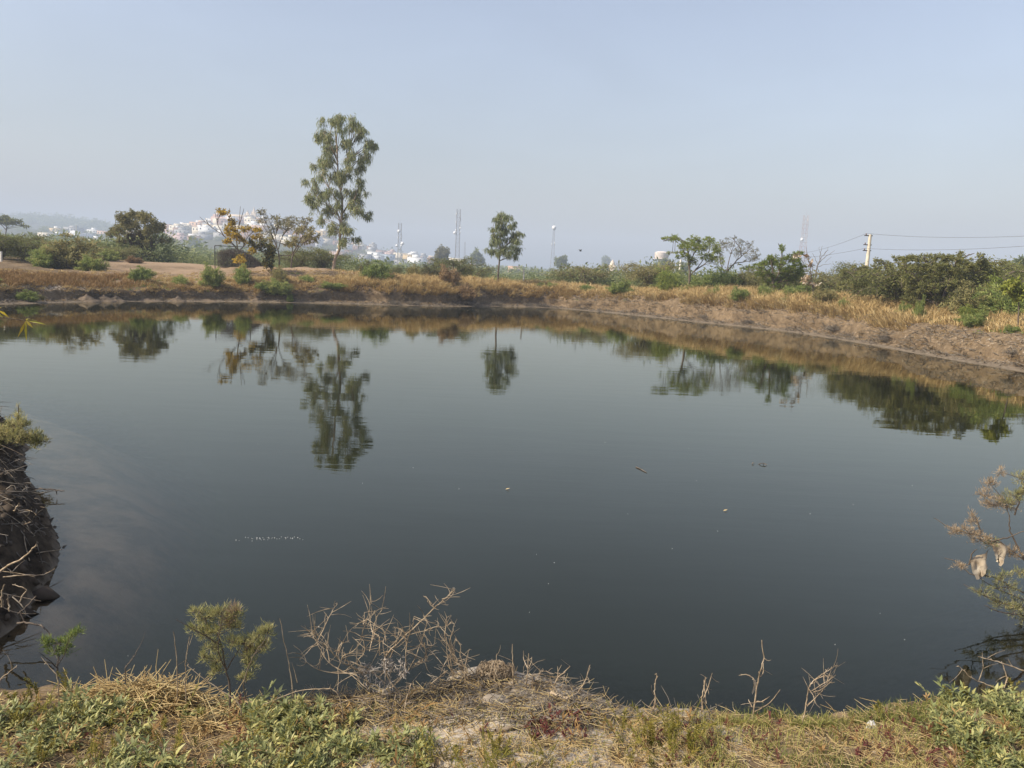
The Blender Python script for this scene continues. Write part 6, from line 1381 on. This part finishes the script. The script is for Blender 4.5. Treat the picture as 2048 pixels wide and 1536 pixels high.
# looped root and sticks lying on the ground
def lying(name, label, cat, pxs, r, seed, lift=.012, mat=None):
    P = on_ground(np.array([p[0] for p in pxs], float), np.array([p[1] for p in pxs], float)); P[:, 2] += lift; b = P[0].copy()
    t = thing(name, label, cat, b); mb = MB(); tube_path(mb, P - b, r, r * .45, 6, 5, wob=r * .25, rng=np.random.default_rng(seed)); mb.build('stem', mat or M_DEAD, t, True)
a = np.linspace(0, 5.6, 12)
lying('looped_root', 'thin root curled into a loop on the near bank', 'root', [F6(1075 + 85 * cos(v), 950 + 68 * sin(v)) for v in a] + [F6(1200, 1050)], .0045, 1)
for k, (lab, pts) in enumerate([('pale crooked stick lying on the crust right of the hump', [F6(0, 840), F6(60, 868), F6(180, 902), F6(262, 884)]), ('curved pale stick lying along the bottom edge in the middle', [F6(830, 1428), F6(1000, 1415), F6(1130, 1380), F6(1240, 1312)]), ('long straight straw stick lying on the crust', [F5(1800, 1048), F5(1950, 1035), F5(2080, 1012)]), ('thick bent stick on the crust below the grey debris', [F5(1690, 905), F5(1780, 915), F5(1900, 965), F5(2048, 985)]), ('pale stick lying near the bottom right corner', [F7(1420, 1255), F7(1490, 1320), F7(1560, 1400)]), ('pale stick lying across the leafy plants at lower left', [F4(760, 1400), F4(850, 1412)]), ('arched dry stem at the bottom edge left of centre', [F4(1110, 1490), F4(1200, 1478), F4(1330, 1490), F4(1430, 1530)]), ('broad strip of grey bark lying below the hump', [F5(1240, 1225), F5(1400, 1190), F5(1520, 1180)])]):
    lying('fallen_stick', lab, 'stick', pts, .006 if 'thick' not in lab and 'bark' not in lab else .011, 110 + k)
# grey flat stone-like rag and debris clump on the hump
def lump(name, label, cat, px, py, w_, d_, h_, mat, seed, sink=.02):
    p = on_ground(np.array([px], float), np.array([py], float))[0]; m = MB(); fs = np.linspace(0, pi / 2, 8)
    lathe(m, [(max(.001, cos(f) ** .6), sin(f)) for f in fs], seg=22); V = m.v[0]
    V *= np.array([w_ / 2, d_ / 2, h_]); nn = fbm(V[:, 0] / w_ * 5 + seed, V[:, 1] / d_ * 5 + V[:, 2] * 9, 4, seed); V *= (1 + .35 * nn)[:, None]; V[:, 2] -= sink
    o = m.build(name, mat, None, True, label=label, category=cat); o.location = p
lump('stone', 'flat grey-brown stone lying on the pale hump', 'stone', 993, 1403, .15, .09, .045, rough_mat('grey_stone', [(.20, .165, .125), (.33, .28, .22)], 18), 3)
lump('plaster_lump', 'small white lump of plaster in the grass at right', 'stone', 1743, 1456, .045, .045, .04, rough_mat('white_plaster', [(.38, .36, .33), (.52, .5, .47)], 40), 4, .01)
lump('soil_clod', 'bare brown soil clod among leafy plants at the bottom left', 'soil', 463, 1512, .12, .1, .03, rough_mat('brown_clod', [(.16, .115, .065), (.25, .19, .12)], 25), 6, .012)
t = thing('debris_clump', 'rounded clump of dry matted roots on top of the pale hump', 'debris', on_ground(np.array([990.]), np.array([1352.]))[0]); mb = MB(); rng = np.random.default_rng(120); n = 420
p = inside(rng, n, np.array([0, 0, .02]), np.array([.10, .06, .055]), .6); p[:, 2] = np.abs(p[:, 2]); d = np.cross(nrm(p + [0, 0, .001]), rng.normal(size=(n, 3))); d = nrm(d) * rng.uniform(.03, .09, n)[:, None]
tubes(mb, bez(p - d / 2, p + nrm(p) * .012, p + d / 2, 4), np.broadcast_to([.0016, .002, .0018, .001], (n, 4)), 3); mb.build('roots', M_DEAD, t)

# --- straw heap at the left
t = thing('straw_heap', 'heap of loose golden straw on the left of the near bank', 'straw heap', on_ground(np.array([300.]), np.array([1400.]))[0]); b = np.array(t.location); mb = MB(); n = 1500
px = np.clip(frng.normal(310, 85, n), 150, 500); py = 1396 + frng.normal(0, 17, n) + .02 * (px - 310); p = on_ground(px, py)
p[:, 2] += frng.uniform(0, .085, n) * np.exp(-((px - 310) / 120) ** 2); a = frng.uniform(0, 2 * pi, n); d = np.stack([np.cos(a), np.sin(a) * .8, frng.normal(.08, .25, n)], -1) * frng.uniform(.05, .17, n)[:, None]
q = p + d; q[:, 2] = np.maximum(q[:, 2], near_z(q[:, 0], q[:, 1]) + .004)
tubes(mb, np.stack([p, (p + q) / 2 + frng.normal(0, .006, (n, 3)), q], 1) - b, np.broadcast_to([.0022, .002, .0012], (n, 3)), 3, np.clip(frng.normal(.6, .2, n), 0, 1)); mb.build('straw', M_STRAW, t)

# --- low plant cover (uncountable): leafy herb mats, grass, straw litter, red herbs
def region(n, polys):
    """random photo points inside weighted boxes (x0,x1,y0,y1,weight)"""
    w_ = np.array([(p[1] - p[0]) * (p[3] - p[2]) * p[4] for p in polys], float); c = frng.choice(len(polys), n, p=w_ / w_.sum()); P = np.array(polys)
    return frng.uniform(P[c, 0], P[c, 1]), frng.uniform(P[c, 2], P[c, 3])
def herb_mat(n, polys, name, label, mat, Lf=.045, Wf=.011, nl=15, patch=None, tone=.5, hgt=.05):
    px, py = region(n, polys); G = on_ground(px, py); mb = MB()
    if patch is not None: k = patch(G); G = G[k]
    n = len(G); 
    s = frng.uniform(.5, 1.5, n); hh = hgt * frng.uniform(.2, 1.5, n)
    lean = frng.normal(0, .7, (n, 3)) * [1, 1, 0]; top = G + np.stack([lean[:, 0] * hh, lean[:, 1] * hh, hh], -1)
    j = np.arange(nl); g = 2.399 * j
    el = np.linspace(-.1, 1.05, nl)[None] + frng.normal(0, .3, (n, nl)); az = g[None] + frng.uniform(0, 6.28, (n, 1)) + frng.normal(0, .25, (n, nl))
    D = np.stack([np.cos(az) * np.cos(el), np.sin(az) * np.cos(el), np.sin(el)], -1) + lean[:, None] * .5
    P = G[:, None] + (top - G)[:, None] * np.linspace(.25, 1, nl)[None, :, None]
    U = np.array([0, 0, 1.0]) + frng.normal(0, .3, (n, nl, 3)) - .6 * D * [1, 1, 0]
    tn = np.clip(tone + frng.normal(0, .14, (n, nl)) + frng.normal(0, .2, (n, 1)) + .35 * (frng.uniform(size=(n, nl)) < .06), 0, 1)
    Lv = (Lf * s)[:, None] * frng.uniform(.65, 1.2, (n, nl)); Wv = (Wf * s)[:, None] * frng.uniform(.8, 1.25, (n, nl))
    lance(mb, P.reshape(-1, 3), D.reshape(-1, 3), U.reshape(-1, 3), Lv.ravel(), Wv.ravel(), tn.ravel(), .18)
    tubes(mb, np.stack([G - [0, 0, .01], (G + top) / 2 + frng.normal(0, .002, (n, 3)), top], 1), np.full((n, 3), .0016), 3, .3)
    mb.build(name, mat, None, kind='stuff', label=label)
pat = lambda seed, s, th: (lambda G: vnoise(G[:, 0] / s, G[:, 1] / s, seed) > th)
herb_mat(2900, [(-250, 130, 1425, 1700, 1.0), (130, 640, 1430, 1720, 1.1), (130, 330, 1395, 1440, .7), (480, 660, 1415, 1470, .9), (640, 860, 1490, 1720, 1.0), (560, 700, 1440, 1500, .8)], 'leafy_herbs', 'mat of grey-green lance-leaved plants at the bottom left', M_HERB, .035, .0092, 15, pat(801, .13, .42))
herb_mat(1100, [(1880, 2300, 1402, 1500, 1.2), (1860, 2000, 1440, 1485, 1.0), (1940, 2300, 1480, 1560, .6)], 'leafy_herbs', 'mat of grey-green lance-leaved plants at the bottom right', M_HERB, .034, .0090, 14, pat(802, .12, .42))
herb_mat(800, [(-200, 140, 1385, 1470, 1.0), (0, 640, 1440, 1700, .5), (700, 1000, 1455, 1530, .35), (1240, 1420, 1440, 1540, .9), (850, 1100, 1500, 1700, .9), (1900, 2300, 1480, 1600, .6)], 'fine_leaved_weeds', 'low yellow-green fine-leaved weeds scattered over the near bank', M_WEED, .018, .0032, 34, pat(803, .10, .40), hgt=.085)
herb_mat(420, [(1060, 1180, 1425, 1480, 1.2), (1300, 1560, 1450, 1536, .5), (1700, 1960, 1440, 1540, .6), (40, 200, 1480, 1536, .35), (890, 1000, 1440, 1470, .6), (440, 640, 1400, 1480, .3)], 'red_herbs', 'patches of small dark red plants on the near bank', M_RED, .013, .0035, 26, pat(804, .09, .42), hgt=.03)
herb_mat(420, [(-250, 860, 1420, 1700, 1.0), (1850, 2300, 1400, 1560, .8), (640, 1850, 1440, 1700, .3)], 'withered_herbs', 'withered brown herb stems between the leafy plants', M_RUSSET, .034, .006, 12, None, hgt=.06)
def litter(n, polys, name, label, mat, Lr=(.04, .14), r=.0016, up=.05, patch=None, tone=.5):
    px, py = region(n, polys); p = on_ground(px, py)
    if patch is not None: p = p[patch(p)]
    n = len(p); a = frng.uniform(0, 2 * pi, n); d = np.stack([np.cos(a), np.sin(a), frng.normal(up, .12, n)], -1) * frng.uniform(*Lr, n)[:, None]
    p[:, 2] += frng.uniform(.002, .014, n); q = p + d; q[:, 2] = np.maximum(q[:, 2], near_z(q[:, 0], q[:, 1]) + .003); mb = MB()
    m_ = (p + q) / 2 + frng.normal(0, .006, (n, 3)); m_[:, 2] = np.maximum(m_[:, 2], near_z(m_[:, 0], m_[:, 1]) + .003)
    tubes(mb, np.stack([p, m_, q], 1), np.broadcast_to([r, r, r * .6], (n, 3)), 3, np.clip(frng.normal(tone, .2, n), 0, 1)); mb.build(name, mat, None, kind='stuff', label=label)
litter(9000, [(500, 1330, 1350, 1500, 1.0), (1250, 2300, 1410, 1600, 1.0), (-200, 700, 1390, 1600, .7), (700, 1400, 1480, 1700, .9), (620, 900, 1375, 1450, 1.6)], 'straw_litter', 'scattered dry straw and stems over the near bank', M_STRAW, (.03, .13), .0014, .08)
litter(1300, [(620, 1250, 1345, 1450, 1.0), (1150, 1420, 1390, 1440, .5)], 'twig_litter', 'dead twigs and roots strewn over the pale hump', M_DEADD, (.03, .16), .0022, .1)
# grass on the right half of the lip
mb = MB(); px, py = region(15000, [(1440, 1900, 1395, 1450, 1.5), (1380, 2300, 1430, 1640, 1.0), (1860, 2300, 1380, 1430, 1.0), (1250, 1450, 1410, 1540, .35), (640, 1250, 1420, 1700, .22)]); p = on_ground(px, py); k = vnoise(p[:, 0] / .12, p[:, 1] / .12, 805) > .26; p = p[k]; n = len(p)
g = vnoise(p[:, 0] / .25, p[:, 1] / .25, 806)
blades(mb, p, frng.uniform(.025, .075, n), frng.normal(0, .6, (n, 3)) * [1, 1, 0], .0028, np.clip(.75 - .75 * g + frng.normal(0, .18, n), 0, 1), frng, .6)
mb.build('short_grass', M_GRASS, None, kind='stuff', label='short green and straw-coloured grass on the right of the near bank')
# crumbs of crust and pebbles
mb = MB(); px, py = region(2600, [(600, 1500, 1345, 1560, 1.0), (-100, 2200, 1400, 1650, .4)]); p = on_ground(px, py); n = len(p); s = frng.lognormal(-5.3, .5, n)
o8 = np.array([[1, 0, 0], [0, 1, 0], [-1, 0, 0], [0, -1, 0], [0, 0, .7], [0, 0, -.7]]); V = p[:, None] + (o8[None] * frng.uniform(.6, 1.3, (n, 6, 1))) * s[:, None, None]
fa = np.array([[0, 1, 4], [1, 2, 4], [2, 3, 4], [3, 0, 4], [1, 0, 5], [2, 1, 5], [3, 2, 5], [0, 3, 5]]); mb.add(V.reshape(-1, 3), tris=(np.arange(n)[:, None, None] * 6 + fa).reshape(-1, 3)); mb.build('crust_crumbs', rough_mat('crust_crumb', [(.22, .17, .12), (.42, .36, .28)], 60), None, kind='stuff', label='crumbs of pale earth crust on the near bank')
# upright yellow-green weeds one can pick out
def spike(px, py, h, label, seed, mat=M_WEED, n=3):
    p = on_ground(np.array([px], float), np.array([py], float))[0]; t = thing('weed', label, 'weed', p); rng = np.random.default_rng(seed); mb, ml = MB(), MB()
    for i in range(n):
        hh = h * rng.uniform(.6, 1.0); e = np.array([rng.normal(0, .25) * hh, rng.normal(0, .2) * hh, hh]); Q = tube_path(mb, [(0, 0, -.01), tuple(e * .5 + rng.normal(0, .008, 3)), tuple(e)], .0022, .001, 4, 6)
        m = 90; u = rng.uniform(.15, 1, m) * (len(Q) - 1.001); k = u.astype(int); P = Q[k] + (Q[k + 1] - Q[k]) * (u - k)[:, None]; leaves(ml, P, rng.normal(0, 1, (m, 3)) * [1, 1, .3] + [0, 0, .7], rng.uniform(.008, .02, m), .0035, rng, np.clip(rng.normal(.6, .2, m), 0, 1))
    mb.build('stem', M_WEED, t); ml.build('leaves', mat, t)
for k, a in enumerate([(78, 1400, .13, 'tall yellow-green weed at the left near the standing bush'), (128, 1392, .14, 'orange-tipped upright weed right of the tall yellow-green weed'), (45, 1420, .12, 'bushy yellow-green weed at the left edge of the leafy mat'), (1340, 1500, .16, 'bushy yellow-green weed in the middle of the near bank'), (1300, 1490, .14, 'yellow-green weed left of the bushy middle one'), (1380, 1505, .13, 'yellow-green weed right of the bushy middle one'), (1350, 1402, .05, 'little weed standing at the lip by the looped root'), (1895, 1410, .12, 'yellow upright weed at the lip left of the right leafy mat'), (1925, 1405, .12, 'second yellow upright weed just right of the first at right lip'), (1985, 1400, .09, 'short yellow weed before the dark reflection at right'), (2030, 1392, .13, 'tall yellow weed at the right edge'), (1760, 1440, .09, 'thin yellow weed beside the white plaster lump'), (75, 1530, .12, 'yellow-flowered weed at the bottom left corner')]):
    spike(*a, 900 + k, n=5 if 'bushy' in a[3] else 2)
# sapling just left of the view whose long leaves hang into it
t = thing('sapling', 'sapling with long yellow-green leaves hanging in from the left edge', 'sapling', (-2.35, 2.2, gz(-2.35, 2.2))); b = np.array(t.location); mb, ml = MB(), MB()
n1 = at(52, 641, 2.5); n2 = at(-4, 620, 2.45)
tube_path(mb, [(0, 0, -.05), (.03, .02, .8), (.1, .08, 1.5), tuple(at(-190, 600, 2.4) - b)], .012, .005, 6); tube_path(mb, [tuple(at(-190, 600, 2.4) - b), tuple(at(-90, 610, 2.45) - b), tuple(n2 - b)], .004, .002, 4); tube_path(mb, [tuple(at(-150, 640, 2.45) - b), tuple(at(-40, 632, 2.5) - b), tuple(n1 - b)], .0035, .0012, 4)
tube_path(mb, [tuple(at(-190, 600, 2.4) - b), tuple(at(-150, 640, 2.45) - b)], .004, .0035, 4)
mb.build('stem', M_BARK, t, True)
for nd, tips in ((n1, [(35, 676), (52, 683), (92, 648), (76, 640), (66, 656), (60, 636)]), (n2, [(18, 634), (5, 612), (-20, 650), (9, 640), (-30, 640)]), (at(-90, 610, 2.45), [(-120, 650), (-70, 655), (-100, 580)])):
    P = np.repeat(nd[None] - b, len(tips), 0); E = np.array([at(*q, 2.5 + frng.normal(0, .02)) for q in tips]) - b; L_ = np.linalg.norm(E - P, axis=1)
    lance(ml, P, E - P, frng.normal(0, .4, (len(tips), 3)) + [0, -.8, .6], L_, .0085, frng.uniform(.2, 1, len(tips)), .05)
ml.build('leaves', M_LEAFY, t)

# ------------------------------------------------------------------ on the water
def floatp(px, py): p = at_z(px, py, .006); return p
m = MB(); a, c = floatp(1272, 934), floatp(1293, 945); b = (a + c) / 2; tube_path(m, [a - b, (a + c) / 2 - b + [0, .02, .004], c - b], .009, .005, 5); o = m.build('floating_stick', M_BARK, None, True, label='dark stick floating on the water right of centre', category='stick'); o.location = b
for (px, py, lab) in [(1015, 979, 'tan leaf floating on the water in the middle'), (1451, 1022, 'orange leaf floating on the water right of the floating stick')]:
    b = floatp(px, py); m = MB(); lance(m, np.array([[-.03, 0, 0]]), np.array([[1, .4, .1]]), np.array([[0, 0, 1.0]]), .07, .032, .6, -.1); o = m.build('floating_leaf', M_STRAW, None, label=lab, category='leaf'); o.location = b
m = MB(); b = at_z(1520, 930, .0); n = 3
for i in range(n):
    a = b + [frng.normal(0, .12), frng.normal(0, .15), .0]; c = a + [frng.uniform(-.16, .16), frng.uniform(-.1, .1), .03]; tube_path(m, [a - b - [0, 0, .02], (a + c) / 2 - b + [0, 0, .012], c - b - [0, 0, .02]], .006, .004, 4)
o = m.build('sunken_branch', M_BARK, None, True, label='dark twigs of a sunken branch just breaking the water at right', category='branch'); o.location = b
m = MB(); px = np.concatenate([frng.normal(545, 32, 46), frng.uniform(250, 1900, 24)]); py = np.concatenate([1077 + frng.normal(0, 1.6, 46), frng.uniform(800, 1330, 24)]); p = at_z(px, py, .004); tt, _ = pond(p[:, 0], p[:, 1]); p = p[tt < -.2]; n = len(p)
s = frng.uniform(.002, .006, n); a6 = np.arange(6) / 6 * 2 * pi; V = p[:, None] + s[:, None, None] * np.stack([np.cos(a6), np.sin(a6) * .8, 0 * a6], -1)[None] * frng.uniform(.5, 1.2, (n, 6, 1)); V2 = p[:, None] + [0, 0, .004]
V = np.concatenate([V, V2], 1); f6 = np.array([[i, (i + 1) % 6, 6] for i in range(6)]); m.add(V.reshape(-1, 3), tris=(np.arange(n)[:, None, None] * 7 + f6).reshape(-1, 3)); m.build('foam_flecks', rough_mat('foam', [(.55, .55, .5), (.72, .72, .68)], 30), None, kind='stuff', label='tiny pale foam flecks drifting on the water')
# ------------------------------------------------------------------ haze
def haze():
    m, t, N, Lk = new_mat('haze_air')
    v = N('ShaderNodeVolumePrincipled'); v.inputs['Color'].default_value = (.74, .85, 1.0, 1); v.inputs['Density'].default_value = 0.0008
    v.inputs['Anisotropy'].default_value = 0.0
    o = N('ShaderNodeOutputMaterial'); Lk(v.outputs[0], o.inputs['Volume'])
    mb = MB(); box(mb, (0, 1150, 56), (2960, 2700, 124)); mb.build('haze', m, None, kind='stuff', label='thin winter haze over the whole plain')
haze()
